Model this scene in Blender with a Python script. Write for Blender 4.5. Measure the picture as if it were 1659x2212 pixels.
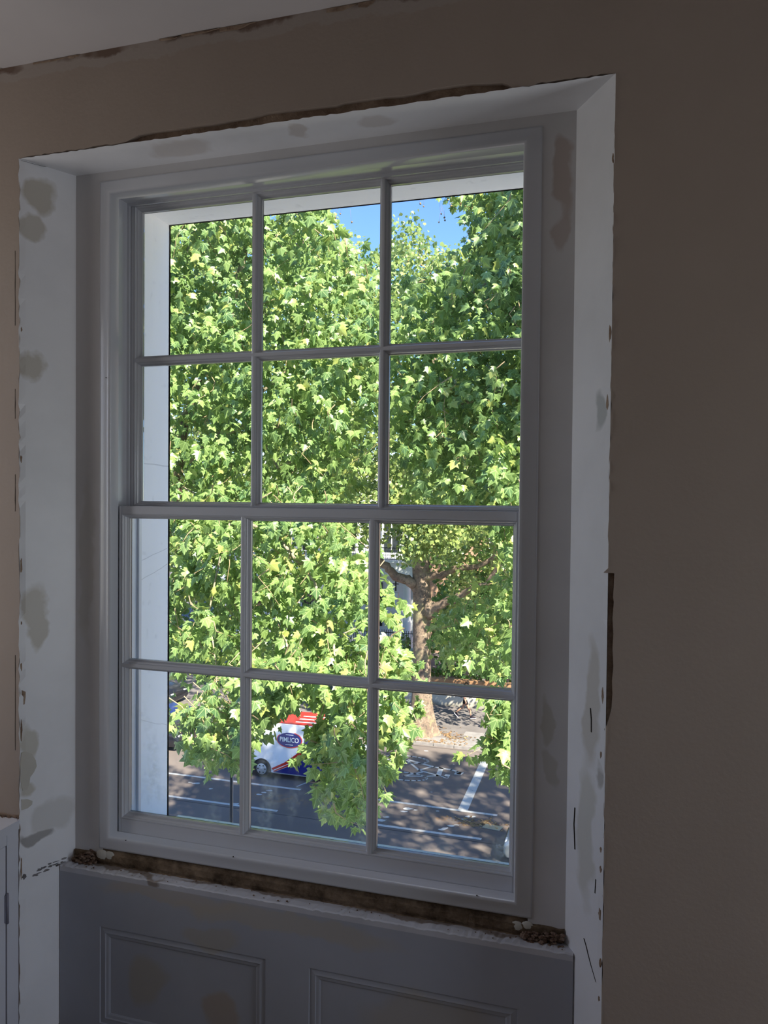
import bpy, bmesh, math, random
import numpy as np
from mathutils import Vector, Matrix
for o in list(bpy.data.objects): bpy.data.objects.remove(o)
S = bpy.context.scene; COL = S.collection
R = math.radians
# ------------------------------------------------------------------ camera
YAW, PITCH, ROLL, FOC = R(16.63), R(-1.169), R(-0.539), 1656.0
CAM = Vector((0, -1.7, 1.5))
_f = Vector((-math.sin(YAW)*math.cos(PITCH), math.cos(YAW)*math.cos(PITCH), math.sin(PITCH)))
_r = Vector((math.cos(YAW), math.sin(YAW), 0)); _d = _f.cross(_r)
RT = _r*math.cos(ROLL) + _d*math.sin(ROLL); DN = -_r*math.sin(ROLL) + _d*math.cos(ROLL)
cam = bpy.data.cameras.new('camera'); co = bpy.data.objects.new('camera', cam); COL.objects.link(co)
co.matrix_world = Matrix(((RT.x, -DN.x, -_f.x, CAM.x), (RT.y, -DN.y, -_f.y, CAM.y), (RT.z, -DN.z, -_f.z, CAM.z), (0, 0, 0, 1)))
cam.sensor_fit = 'HORIZONTAL'; cam.sensor_width = 36; cam.lens = 36*FOC/1659.0
cam.clip_start = 0.02; cam.clip_end = 500
S.camera = co
def ray(px, py): return RT*((px-829.5)/FOC) + DN*((py-1106)/FOC) + _f
def at(px, py, Y):                       # photo point -> point of the vertical plane y = Y
    v = ray(px, py); return CAM + v*((Y-CAM.y)/v.y)
GZ = -9.5                                # the street lies 11 m under the eye
def on_ground(px, py, Z=GZ):
    v = ray(px, py); return CAM + v*((Z-CAM.z)/v.z)
# ------------------------------------------------------------------ world, sun, exposure
SUN = Vector((0.55, -0.52, 0.72)).normalized()
W = bpy.data.worlds.new('world'); S.world = W; W.use_nodes = True
wn = W.node_tree.nodes; wl = W.node_tree.links
sky = wn.new('ShaderNodeTexSky'); sky.sky_type = 'NISHITA'; sky.sun_disc = False
sky.sun_elevation = math.asin(SUN.z); sky.sun_rotation = math.atan2(SUN.x, SUN.y)
sky.air_density = 1.0; sky.dust_density = 0.0; sky.ozone_density = 1.5
tn_ = wn.new('ShaderNodeMix'); tn_.data_type = 'RGBA'; tn_.blend_type = 'MULTIPLY'; tn_.inputs[0].default_value = 1; tn_.inputs[7].default_value = (.54, .68, .97, 1)
bg = wn['Background']; wl.new(sky.outputs[0], tn_.inputs[6]); wl.new(tn_.outputs[2], bg.inputs[0]); bg.inputs[1].default_value = 0.215
sl = bpy.data.lights.new('sun', 'SUN'); sl.energy = 10; sl.angle = R(0.6); sl.color = (1, .93, .80)
so = bpy.data.objects.new('sun', sl); COL.objects.link(so); so.rotation_euler = SUN.to_track_quat('Z', 'Y').to_euler()
S.view_settings.view_transform = 'Standard'; S.view_settings.look = 'None'
S.view_settings.gamma = 1; S.view_settings.use_curve_mapping = False
S.view_settings.exposure = 0.75
S.cycles.max_bounces = 10; S.cycles.diffuse_bounces = 8; S.cycles.glossy_bounces = 3
S.cycles.transmission_bounces = 4; S.cycles.transparent_max_bounces = 12; S.cycles.sample_clamp_indirect = 4
S.cycles.caustics_reflective = False; S.cycles.caustics_refractive = False
# added fill lamps brighten wall and recess, set at made-up side windows out of frame
def add_fill(loc, rz, sx, sz, e, col):
    pl = bpy.data.lights.new('fill_light', 'AREA'); pl.shape = 'RECTANGLE'; pl.size = sz; pl.size_y = sx
    pl.energy = e; pl.color = col; po = bpy.data.objects.new('fill_light', pl); COL.objects.link(po)
    po.location = loc; po.rotation_euler = (0, R(rz), 0)
add_fill((-2.33, -.52, 1.6), -90, .7, 1.5, 3.9, (1.0, .95, .92))
add_fill((2.28, -.48, 1.1), 90, .6, 1.4, 10, (.90, .94, 1.0))

# ------------------------------------------------------------------ materials
def srgb(r, g, b):
    f = lambda c: (c/255/12.92 if c/255 <= .04045 else ((c/255+.055)/1.055)**2.4)
    return (f(r), f(g), f(b), 1)
class NT:
    def __init__(s, name, rough=.6, spec=.3):
        s.m = bpy.data.materials.new(name); s.m.use_nodes = True; s.n = s.m.node_tree.nodes; s.l = s.m.node_tree.links
        s.b = s.n['Principled BSDF']; s.b.inputs['Roughness'].default_value = rough
        s.b.inputs['Specular IOR Level'].default_value = spec; s._pos = None
    def node(s, t, **k):
        o = s.n.new(t)
        for a, v in k.items(): setattr(o, a, v)
        return o
    def set(s, sock, v):
        if isinstance(v, bpy.types.NodeSocket): s.l.new(v, sock)
        else: sock.default_value = v
    @property
    def pos(s):
        if s._pos is None: s._pos = s.node('ShaderNodeNewGeometry').outputs['Position']
        return s._pos
    def math(s, op, a, b=0.0, c=None):
        o = s.node('ShaderNodeMath', operation=op); s.set(o.inputs[0], a); s.set(o.inputs[1], b)
        if c is not None: s.set(o.inputs[2], c)
        return o.outputs[0]
    def vmath(s, op, a, b=(0, 0, 0)):
        o = s.node('ShaderNodeVectorMath', operation=op); s.set(o.inputs[0], a); s.set(o.inputs[1], b)
        return o.outputs['Value'] if op in ('LENGTH', 'DOT_PRODUCT', 'DISTANCE') else o.outputs[0]
    def noise(s, scale, detail=3, rough=.5, vec=None, dist=0):
        o = s.node('ShaderNodeTexNoise'); o.inputs['Scale'].default_value = scale; o.inputs['Detail'].default_value = detail
        o.inputs['Roughness'].default_value = rough; o.inputs['Distortion'].default_value = dist
        s.set(o.inputs['Vector'], s.pos if vec is None else vec); return o.outputs[0]
    def ramp(s, v, a, b):
        o = s.node('ShaderNodeMapRange'); o.clamp = True; s.set(o.inputs[0], v)
        o.inputs[1].default_value = a; o.inputs[2].default_value = b; return o.outputs[0]
    def mix(s, f, a, b):
        o = s.node('ShaderNodeMix', data_type='RGBA'); s.set(o.inputs[0], f); s.set(o.inputs[6], a); s.set(o.inputs[7], b)
        return o.outputs[2]
    def color(s, c): s.set(s.b.inputs['Base Color'], c); return s
    def bump(s, h, strength=.3, dist=.01):
        o = s.node('ShaderNodeBump'); o.inputs['Strength'].default_value = strength; o.inputs['Distance'].default_value = dist
        s.set(o.inputs['Height'], h); s.l.new(o.outputs[0], s.b.inputs['Normal']); return s
    def blobs(s, base, lst, wob=.025):
        """patches of another colour with a shape of their own: (centre, half sizes, colour, strength)"""
        n = s.node('ShaderNodeTexNoise'); n.inputs['Scale'].default_value = 9; n.inputs['Detail'].default_value = 4
        s.l.new(s.pos, n.inputs['Vector'])
        off = s.vmath('SCALE', s.vmath('SUBTRACT', n.outputs['Color'], (.5, .5, .5)))
        off.node.inputs['Scale'].default_value = wob*4
        p = s.vmath('ADD', s.pos, off)
        for c, hs, colr, st in lst:
            d = s.vmath('LENGTH', s.vmath('DIVIDE', s.vmath('SUBTRACT', p, c), hs))
            base = s.mix(s.math('MULTIPLY', s.ramp(d, 1.0, .72), st), base, colr)
        return base
def simple(name, c, rough=.6, metal=0, var=0, vs=20, bump=0, spec=.3):
    t = NT(name, rough, spec); t.b.inputs['Metallic'].default_value = metal
    c = tuple(c)+(1,) if len(c) == 3 else c
    if var:
        n = t.noise(vs, 4); d = tuple(x*(1-var) for x in c[:3])+(1,); t.color(t.mix(t.ramp(n, .35, .65), c, d))
        if bump: t.bump(n, bump)
    else: t.b.inputs['Base Color'].default_value = c
    return t.m
BEIGE = (.50, .46, .38, 1)
def paint(name, c, blobs=(), rough=.38, dirt=.12):
    t = NT(name, rough, .4); n = t.noise(3, 5, .6)
    base = t.mix(t.ramp(n, .4, .75), c, tuple(x*(1-dirt) for x in c[:3])+(1,))
    n2 = t.noise(60, 3)
    if blobs: base = t.blobs(base, blobs)
    t.color(base); t.bump(t.math('ADD', t.math('MULTIPLY', n2, .15), n), .12, .004)
    return t.m
WHITE = (.72, .74, .77, 1)
M = {}
M['gloss_white'] = paint('sash_paint', (.68, .70, .75, 1), rough=.24, dirt=.05)
_g = M['gloss_white'].node_tree.nodes['Principled BSDF']; _g.inputs['Coat Weight'].default_value = .7; _g.inputs['Coat Roughness'].default_value = .18
M['casing'] = paint('casing_paint', (.66, .65, .66, 1), [((-1.42, .13, 1.3), (.03, .1, .25), (.52, .50, .46, 1), .5),
    ((-.125, .13, 2.25), (.028, .1, .10), (.45, .37, .33, 1), .75), ((-.13, .13, 2.12), (.026, .1, .06), (.45, .37, .33, 1), .6),
    ((-.14, .13, .98), (.02, .1, .06), (.42, .40, .33, 1), .5), ((-.14, .13, .87), (.02, .1, .05), (.42, .40, .33, 1), .4)])
M['reveal'] = paint('reveal_paint', (.86, .87, .90, 1), [
    ((-1.51, .045, 2.31), (.05, .05, .05), BEIGE, .8), ((-1.52, .03, 2.23), (.05, .035, .04), BEIGE, .7),
    ((-1.51, .03, 1.84), (.05, .035, .035), BEIGE, .75), ((-1.51, .035, 1.16), (.05, .03, .10), BEIGE, .75),
    ((-1.53, .02, .83), (.03, .035, .07), (.62, .60, .54, 1), 1.0), ((-1.53, .02, .70), (.03, .03, .022), (.62, .60, .54, 1), 1.0),
    ((-1.51, .03, .55), (.05, .05, .02), (.30, .29, .28, 1), .8), ((-1.50, .07, .60), (.05, .06, .05), (.5, .49, .45, 1), .4),
    ((-.03, .03, 1.68), (.03, .03, .05), (.34, .38, .37, 1), .6), ((-.04, .045, 1.05), (.04, .04, .16), BEIGE, .55),
    ((-.05, .06, .75), (.04, .05, .18), (.55, .54, .46, 1), .55), ((-.03, .02, .90), (.03, .02, .05), (.3, .29, .26, 1), .6),
    ((-1.1, .06, 2.39), (.10, .05, .05), (.60, .55, .52, 1), .6), ((-.75, .05, 2.39), (.03, .04, .05), (.55, .49, .45, 1), .6),
    ((-.55, .05, 2.39), (.05, .03, .05), (.60, .55, .52, 1), .5)])
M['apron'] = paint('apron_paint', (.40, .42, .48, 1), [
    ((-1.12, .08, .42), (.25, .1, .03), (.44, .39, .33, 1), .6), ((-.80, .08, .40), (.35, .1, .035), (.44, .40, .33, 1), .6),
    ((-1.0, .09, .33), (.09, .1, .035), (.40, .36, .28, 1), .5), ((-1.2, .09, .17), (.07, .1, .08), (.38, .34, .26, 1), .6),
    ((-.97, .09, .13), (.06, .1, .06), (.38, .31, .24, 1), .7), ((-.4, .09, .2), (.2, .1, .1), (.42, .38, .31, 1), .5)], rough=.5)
M['cupboard'] = paint('cupboard_paint', (.66, .67, .72, 1), rough=.45)
def wall_mat():
    t = NT('wall_plaster', .85, .1); n = t.noise(1.3, 4, .6); n2 = t.noise(90, 2)
    base = t.mix(t.ramp(n, .35, .7), (.42, .35, .30, 1), (.37, .305, .26, 1))
    # lighter filler band under the ceiling with a broken brown crack line
    z = t.node('ShaderNodeSeparateXYZ'); t.l.new(t.pos, z.inputs[0]); zz = z.outputs[2]
    nz = t.noise(7, 5, .6)
    edge = t.math('ADD', zz, t.math('MULTIPLY', t.math('SUBTRACT', nz, .5), .09))
    base = t.mix(t.math('MULTIPLY', t.ramp(edge, 2.597, 2.602), .6), base, (.44, .39, .36, 1))
    cr = t.math('MULTIPLY', t.ramp(edge, 2.622, 2.630), t.ramp(t.noise(4.5, 3), .44, .52))
    base = t.mix(cr, base, (.20, .14, .11, 1))
    t.color(base); t.bump(t.math('ADD', n2, t.math('MULTIPLY', cr, -3)), .12, .004); return t.m
M['wall'] = wall_mat()
M['ceiling'] = simple('ceiling_paint', (.62, .585, .585), .9, var=.1, vs=2)
def brown_mat(name, c1, c2, sc, bs):
    t = NT(name, .95, .1); n = t.noise(sc, 6, .7); n2 = t.noise(sc*5, 4)
    t.color(t.mix(t.ramp(n, .35, .65), c1, c2)); t.bump(t.math('ADD', n, t.math('MULTIPLY', n2, .4)), .8, bs); return t.m
M['brickback'] = brown_mat('exposed_masonry', (.22, .15, .11, 1), (.42, .32, .24, 1), 25, .008)
M['oldwood'] = brown_mat('bare_sill_timber', (.07, .048, .032, 1), (.26, .19, .13, 1), 18, .006)
M['rubble'] = brown_mat('plaster_rubble', (.12, .07, .05, 1), (.30, .22, .17, 1), 60, .004)
M['dark'] = simple('dark_gap', (.02, .015, .012), .9)
M['floorboard'] = simple('floorboard', (.40, .34, .28), .7, var=.3, vs=8)
M['hinge'] = simple('painted_hinge', (.30, .30, .36), .4, .3)
M['stucco'] = simple('stucco', (.80, .80, .82), .8, var=.06, vs=2)
def reveal_out():
    t = NT('outer_reveal_render', .8, .2); n = t.noise(4, 5, .6); n3 = t.noise(30, 3)
    base = t.mix(t.math('MULTIPLY', t.ramp(n3, .62, .72), .25), (.95, .95, .97, 1), (.6, .6, .62, 1))
    sp = t.node('ShaderNodeSeparateXYZ'); t.l.new(t.pos, sp.inputs[0])
    for zc, sl_, w in ((1.595, 0, .0012), (1.24, .25, .0010), (1.30, .2, .0008), (.80, -.4, .0008)):   # hairline cracks
        e = t.math('ABSOLUTE', t.math('SUBTRACT', t.math('ADD', sp.outputs[2], t.math('MULTIPLY', t.math('SUBTRACT', n, .5), .03)), t.math('ADD', zc-.35*sl_, t.math('MULTIPLY', sp.outputs[1], sl_))))
        base = t.mix(t.math('MULTIPLY', t.ramp(e, w*1.6, w), .45), base, (.4, .4, .42, 1))
    t.color(base); t.bump(n, .1, .004); return t.m
M['outrev'] = reveal_out()
def glass_mat():
    m = bpy.data.materials.new('window_glass'); m.use_nodes = True; n = m.node_tree.nodes; l = m.node_tree.links; n.clear()
    out = n.new('ShaderNodeOutputMaterial'); tr = n.new('ShaderNodeBsdfTransparent'); tr.inputs[0].default_value = (.97, .985, .975, 1)
    gl = n.new('ShaderNodeBsdfGlossy'); gl.inputs['Roughness'].default_value = .01
    lw = n.new('ShaderNodeFresnel'); lw.inputs[0].default_value = 1.45
    mx = n.new('ShaderNodeMixShader'); l.new(lw.outputs[0], mx.inputs[0]); l.new(tr.outputs[0], mx.inputs[1]); l.new(gl.outputs[0], mx.inputs[2])
    df = n.new('ShaderNodeBsdfDiffuse'); df.inputs[0].default_value = (.8, .85, .9, 1)
    tl = n.new('ShaderNodeBsdfTranslucent'); tl.inputs[0].default_value = (.8, .85, .9, 1)
    m0 = n.new('ShaderNodeMixShader'); l.new(df.outputs[0], m0.inputs[1]); l.new(tl.outputs[0], m0.inputs[2]); m0.inputs[0].default_value = .75
    g = n.new('ShaderNodeNewGeometry'); mp = n.new('ShaderNodeMapping'); mp.inputs['Scale'].default_value = (14, 1, 5)
    l.new(g.outputs['Position'], mp.inputs[0])
    a = n.new('ShaderNodeTexNoise'); a.inputs['Scale'].default_value = 1; a.inputs['Detail'].default_value = 6; l.new(mp.outputs[0], a.inputs['Vector'])
    b = n.new('ShaderNodeTexNoise'); b.inputs['Scale'].default_value = 70; b.inputs['Detail'].default_value = 4; l.new(g.outputs['Position'], b.inputs['Vector'])
    def mr(v, x, y, z=1):
        o = n.new('ShaderNodeMapRange'); l.new(v, o.inputs[0]); o.inputs[1].default_value = x; o.inputs[2].default_value = y; o.inputs[4].default_value = z; return o.outputs[0]
    def mul(x, y):
        o = n.new('ShaderNodeMath'); o.operation = 'MULTIPLY'; l.new(x, o.inputs[0])
        if isinstance(y, float): o.inputs[1].default_value = y
        else: l.new(y, o.inputs[1])
        return o.outputs[0]
    sp = n.new('ShaderNodeSeparateXYZ'); l.new(g.outputs['Position'], sp.inputs[0])
    low = mr(sp.outputs[2], .95, .6)
    f = mul(mul(mul(mr(a.outputs[0], .52, .72), mr(b.outputs[0], .35, .7)), low), .42)
    m2 = n.new('ShaderNodeMixShader'); l.new(f, m2.inputs[0]); l.new(mx.outputs[0], m2.inputs[1]); l.new(m0.outputs[0], m2.inputs[2])
    l.new(m2.outputs[0], out.inputs[0]); return m
M['glass'] = glass_mat()
M['darkglass'] = simple('tinted_glass', (.02, .025, .03), .05, 0, spec=.8)
def leaf_mat(name, c_pale, c_dk, c_yel, veins=True, trans=.32):
    t = NT(name, .34, .5)
    at_ = t.node('ShaderNodeAttribute', attribute_name='tint'); uv = t.node('ShaderNodeAttribute', attribute_name='luv')
    base = t.mix(t.ramp(at_.outputs['Fac'], .0, .7), c_dk, c_pale)  # tint runs at random from the dark to the pale leaf colour
    base = t.mix(t.ramp(at_.outputs['Fac'], .86, 1.0), base, c_yel)
    if veins:
        v = None
        for ang in (90, 45, 135, 8, 172):
            d = (math.cos(R(ang)), math.sin(R(ang)), 0); p = (-d[1], d[0], 0)
            side = t.math('ABSOLUTE', t.vmath('DOT_PRODUCT', uv.outputs['Vector'], p))
            fw = t.ramp(t.vmath('DOT_PRODUCT', uv.outputs['Vector'], d), 0, .02)
            k = t.math('MULTIPLY', t.ramp(side, .028, .008), fw)
            v = k if v is None else t.math('MAXIMUM', v, k)
        base = t.mix(t.math('MULTIPLY', v, .85), base, tuple(min(1, x*1.7+.06) for x in c_pale[:3])+(1,))
    t.color(base)
    tr = t.node('ShaderNodeBsdfTranslucent')
    hs = t.mix(.4, base, (.48, .64, .13, 1)); t.l.new(hs, tr.inputs[0])
    mx = t.node('ShaderNodeMixShader'); mx.inputs[0].default_value = trans
    t.l.new(t.b.outputs[0], mx.inputs[1]); t.l.new(tr.outputs[0], mx.inputs[2])
    t.l.new(mx.outputs[0], t.n['Material Output'].inputs[0]); return t.m
M['leaf'] = leaf_mat('plane_leaf', (.25, .36, .11, 1), (.075, .155, .06, 1), (.58, .58, .16, 1))
M['leaf_far'] = leaf_mat('far_leaf', (.34, .42, .13, 1), (.09, .16, .06, 1), (.60, .58, .22, 1), veins=False, trans=.35)
M['hedge'] = leaf_mat('hedge_leaf', (.12, .24, .06, 1), (.035, .09, .03, 1), (.30, .38, .10, 1), veins=False, trans=.3)
M['litter'] = leaf_mat('dry_leaf', (.34, .20, .10, 1), (.20, .12, .07, 1), (.5, .36, .18, 1), veins=False, trans=.1)
def bark():
    t = NT('plane_bark', .9, .1); v = t.node('ShaderNodeTexVoronoi'); v.inputs['Scale'].default_value = 5
    n = t.noise(3, 5, .6)
    t.l.new(t.vmath('ADD', t.pos, t.vmath('SCALE', t.pos)), v.inputs['Vector'])
    n2 = t.noise(11, 6, .7)
    b = t.mix(t.ramp(n, .4, .6), (.19, .135, .10, 1), (.31, .23, .165, 1))
    b = t.mix(t.ramp(n2, .52, .60), b, (.12, .095, .075, 1))
    b = t.mix(t.math('MULTIPLY', t.ramp(t.noise(1.7, 3), .55, .65), .5), b, (.36, .34, .17, 1))
    t.color(b); t.bump(n2, .7, .03); return t.m
M['bark'] = bark()
M['branch'] = simple('pale_branch', (.48, .40, .28), .85, var=.5, vs=12)
M['twig'] = simple('twig', (.42, .30, .18), .8)
M['seed'] = simple('seed_ball', (.26, .17, .08), .9)
def road_mat():
    t = NT('asphalt', .85, .25); n = t.noise(.35, 5, .6); n2 = t.noise(14, 4, .7)
    b = t.mix(t.ramp(n, .35, .65), (.160, .130, .115, 1), (.195, .158, .138, 1))
    b = t.mix(t.math('MULTIPLY', t.ramp(n2, .55, .75), .4), b, (.24, .22, .21, 1))
    sp = t.node('ShaderNodeSeparateXYZ'); t.l.new(t.pos, sp.inputs[0]); y = sp.outputs[1]
    med = t.math('MULTIPLY', t.ramp(y, 22.4, 22.6), t.ramp(y, 24.9, 24.7))
    b = t.mix(t.math('MULTIPLY', med, .7), b, (.15, .122, .108, 1))
    for c, r_ in ((at_g(1040, 1782), (1.3, .45, 1)), (at_g(950, 1766), (.8, .3, 1)), (at_g(600, 1725), (1.6, .5, 1))):
        d = t.vmath('LENGTH', t.vmath('DIVIDE', t.vmath('SUBTRACT', t.pos, c), r_))
        k = t.math('MULTIPLY', t.ramp(d, 1.1, .2), t.ramp(t.noise(5, 5, .7), .44, .6))
        b = t.mix(t.math('MULTIPLY', k, .75), b, (.34, .19, .09, 1))
    for yy in (22.42, 31.0):
        e = t.math('ABSOLUTE', t.math('SUBTRACT', y, yy)); b = t.mix(t.ramp(e, .03, .015), b, (.05, .045, .045, 1))
    t.color(b); t.bump(n2, .3, .01); return t.m
def at_g(px, py): return tuple(on_ground(px, py))
M['road'] = road_mat()
M['pave'] = simple('pavement_asphalt', (.20, .175, .165), .9, var=.25, vs=1.5, bump=.1)
M['palestone'] = simple('pale_paving', (.52, .50, .46), .9, var=.15, vs=2)
M['flag'] = simple('flagstone', (.29, .265, .25), .9, var=.2, vs=3)
M['kerb'] = simple('kerbstone', (.30, .27, .25), .9, var=.25, vs=5)
def worn():
    t = NT('road_paint', .7, .2); n = t.noise(9, 6, .75)
    t.color(t.mix(t.ramp(n, .55, .72), (.56, .55, .52, 1), (.24, .23, .22, 1))); return t.m
M['line'] = worn()
def gwall():
    t = NT('garden_wall_render', .9, .1); sp = t.node('ShaderNodeSeparateXYZ'); t.l.new(t.pos, sp.inputs[0])
    n = t.noise(1.5, 6, .65); e = t.math('ADD', sp.outputs[2], t.math('MULTIPLY', n, 1.1))
    t.color(t.mix(t.ramp(e, -8.55, -8.95), (.56, .51, .43, 1), (.13, .12, .09, 1))); return t.m
M['gwall'] = gwall()
M['timber'] = simple('orange_timber', (.42, .23, .12), .8, var=.3, vs=3)
M['metal'] = simple('grey_metal', (.45, .46, .48), .4, .7)
M['black'] = simple('black_paint', (.012, .012, .014), .35)
M['tyre'] = simple('tyre', (.018, .018, .02), .8)
M['hub'] = simple('hubcap', (.48, .48, .50), .35, .5)
M['carblack'] = simple('black_car_paint', (.012, .013, .018), .15, spec=.6)
M['carblue'] = simple('blue_car_paint', (.015, .03, .12), .15, spec=.6)
M['cargreen'] = simple('dark_green_car_paint', (.03, .045, .035), .15, spec=.6)
M['carsilver'] = simple('silver_car_paint', (.42, .43, .42), .25, .3, spec=.6)
M['vanwhite'] = simple('white_van_paint', (.80, .80, .82), .2, spec=.5)
M['vanred'] = simple('red_van_paint', (.62, .03, .02), .2, spec=.5)
M['vanblue'] = simple('navy_van_paint', (.015, .02, .16), .2, spec=.5)
M['plate'] = simple('number_plate', (.80, .80, .78), .4)
M['textwhite'] = simple('white_lettering', (.85, .85, .85), .5)
M['textblack'] = simple('black_lettering', (.03, .03, .03), .5)
M['skin'] = simple('skin', (.50, .27, .18), .6)
M['shirt'] = simple('pink_white_top', (.70, .50, .52), .8, var=.5, vs=30)
M['shorts'] = simple('black_shorts', (.015, .012, .015), .8)
M['shoe'] = simple('dark_shoe', (.03, .02, .03), .7)
M['sole'] = simple('white_sole', (.75, .72, .72), .6)
M['bag'] = simple('grey_backpack', (.10, .09, .08), .8)
M['hair'] = simple('brown_hair', (.06, .035, .02), .7)
def brick_mat():
    t = NT('stock_brick', .9, .1); b = t.node('ShaderNodeTexBrick'); b.inputs['Scale'].default_value = 4
    b.inputs['Color1'].default_value = (.46, .25, .14, 1); b.inputs['Color2'].default_value = (.36, .21, .13, 1); b.inputs['Mortar'].default_value = (.45, .4, .35, 1)
    sp = t.node('ShaderNodeSeparateXYZ'); t.l.new(t.pos, sp.inputs[0]); cb = t.node('ShaderNodeCombineXYZ')
    t.l.new(sp.outputs[0], cb.inputs[0]); t.l.new(sp.outputs[2], cb.inputs[1]); t.l.new(cb.outputs[0], b.inputs['Vector']); t.color(b.outputs[0]); return t.m
M['brick'] = brick_mat()
M['lantern'] = simple('frosted_lantern_glass', (.75, .75, .80), .5)

# ------------------------------------------------------------------ geometry helpers
class MB:
    def __init__(s): s.v = []; s.f = []; s.sm = []
    def add(s, vs, fs, smooth=False):
        b = len(s.v); s.v += [tuple(v) for v in vs]; s.f += [tuple(i+b for i in f) for f in fs]; s.sm += [smooth]*len(fs); return s
    def box(s, x0, x1, y0, y1, z0, z1):
        v = [(x, y, z) for x in (x0, x1) for y in (y0, y1) for z in (z0, z1)]
        return s.add(v, [(0, 1, 3, 2), (4, 6, 7, 5), (0, 4, 5, 1), (2, 3, 7, 6), (0, 2, 6, 4), (1, 5, 7, 3)])
    def prism(s, poly, d0, d1, axis='y'):
        """polygon (a, b) extruded; axis y: (x, z) poly, axis z: (x, y) poly, axis x: (y, z) poly"""
        f = {'y': lambda a, b, d: (a, d, b), 'z': lambda a, b, d: (a, b, d), 'x': lambda a, b, d: (d, a, b)}[axis]
        n = len(poly); v = [f(a, b, d0) for a, b in poly]+[f(a, b, d1) for a, b in poly]
        return s.add(v, [tuple(range(n)), tuple(range(2*n-1, n-1, -1))]+[(i, i+n, (i+1) % n+n, (i+1) % n) for i in range(n)])
    def tube(s, pts, rad, n=8, smooth=True, cap=True):
        pts = [Vector(p) for p in pts]; k = len(pts)
        if not hasattr(rad, '__len__'): rad = [rad]*k
        t0 = (pts[1]-pts[0]).normalized(); up = Vector((0, 0, 1)) if abs(t0.z) < .9 else Vector((1, 0, 0))
        a = t0.cross(up).normalized(); V = []
        for i, p in enumerate(pts):
            t = (pts[min(i+1, k-1)]-pts[max(i-1, 0)]).normalized(); a = (a-t*a.dot(t)).normalized(); b = t.cross(a)
            V += [p+(a*math.cos(2*math.pi*j/n)+b*math.sin(2*math.pi*j/n))*rad[i] for j in range(n)]
        F = [(i*n+j, i*n+(j+1) % n, (i+1)*n+(j+1) % n, (i+1)*n+j) for i in range(k-1) for j in range(n)]
        if cap: F += [tuple(range(n-1, -1, -1)), tuple(range((k-1)*n, k*n))]
        return s.add(V, F, smooth)
    def lathe(s, prof, c, axis='z', n=20, smooth=True):
        V = []; k = len(prof)
        for r, h in prof:
            for j in range(n):
                a = 2*math.pi*j/n; q = (r*math.cos(a), r*math.sin(a), h)
                if axis == 'y': q = (q[0], h, q[1])
                if axis == 'x': q = (h, q[0], q[1])
                V.append((q[0]+c[0], q[1]+c[1], q[2]+c[2]))
        F = [(i*n+j, i*n+(j+1) % n, (i+1)*n+(j+1) % n, (i+1)*n+j) for i in range(k-1) for j in range(n)]
        F += [tuple(range(n-1, -1, -1)), tuple(range((k-1)*n, k*n))]
        return s.add(V, F, smooth)
    def rect_frame(s, x0, x1, z0, z1, prof, smooth=False):
        """mitred moulding round a rectangle in the xz plane; prof = (inset, y)"""
        V = []; k = len(prof)
        for i, y in prof: V += [(x0+i, y, z0+i), (x1-i, y, z0+i), (x1-i, y, z1-i), (x0+i, y, z1-i)]
        F = [(a*4+j, a*4+(j+1) % 4, (a+1)*4+(j+1) % 4, (a+1)*4+j) for a in range(k-1) for j in range(4)]
        return s.add(V, F, smooth)
    def build(s, name, mat, parent=None, loc=None, bevel=0, **tags):
        me = bpy.data.meshes.new(name); me.from_pydata(s.v, [], s.f); me.update()
        bm = bmesh.new(); bm.from_mesh(me)
        sm = s.sm
        for f, q in zip(bm.faces, sm): f.smooth = q
        ng = [f for f in bm.faces if len(f.verts) > 4]
        if ng: bmesh.ops.triangulate(bm, faces=ng)
        if bevel:
            bmesh.ops.bevel(bm, geom=[e for e in bm.edges if len(e.link_faces) == 2 and e.calc_face_angle(0) > .6], offset=bevel, segments=2, affect='EDGES', clamp_overlap=True)
        bmesh.ops.recalc_face_normals(bm, faces=bm.faces)
        bm.to_mesh(me); bm.free(); me.materials.append(M[mat])
        o = bpy.data.objects.new(name, me); COL.objects.link(o)
        if parent: o.parent = parent
        if loc is not None: o.location = loc
        return tag(o, **tags)
def tag(o, label=None, cat=None, group=None, kind=None):
    if label: o['label'] = label
    if cat: o['category'] = cat
    if group: o['group'] = group
    if kind: o['kind'] = kind
    return o
def empty(name, loc=(0, 0, 0), rz=0, **t):
    o = bpy.data.objects.new(name, None); COL.objects.link(o); o.location = loc; o.rotation_euler = (0, 0, rz); o.empty_display_size = .1
    return tag(o, **t)
rng = random.Random(7)
def ragged(a, b, n, amp, sd):
    r_ = random.Random(sd); return [(a[0]+(b[0]-a[0])*i/n+(r_.uniform(-amp, amp) if 0 < i < n else 0), a[1]+(b[1]-a[1])*i/n+(r_.uniform(-amp, amp) if 0 < i < n else 0)) for i in range(n+1)]

# ================================================================== THE ROOM SHELL
XL, XR, YB, CZ = -2.35, 2.3, -3.7, 2.64      # left wall, right wall, back wall, ceiling
AL, AR, AT = -1.535, -.008, 2.393            # arrises of the window recess in the wall face
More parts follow.
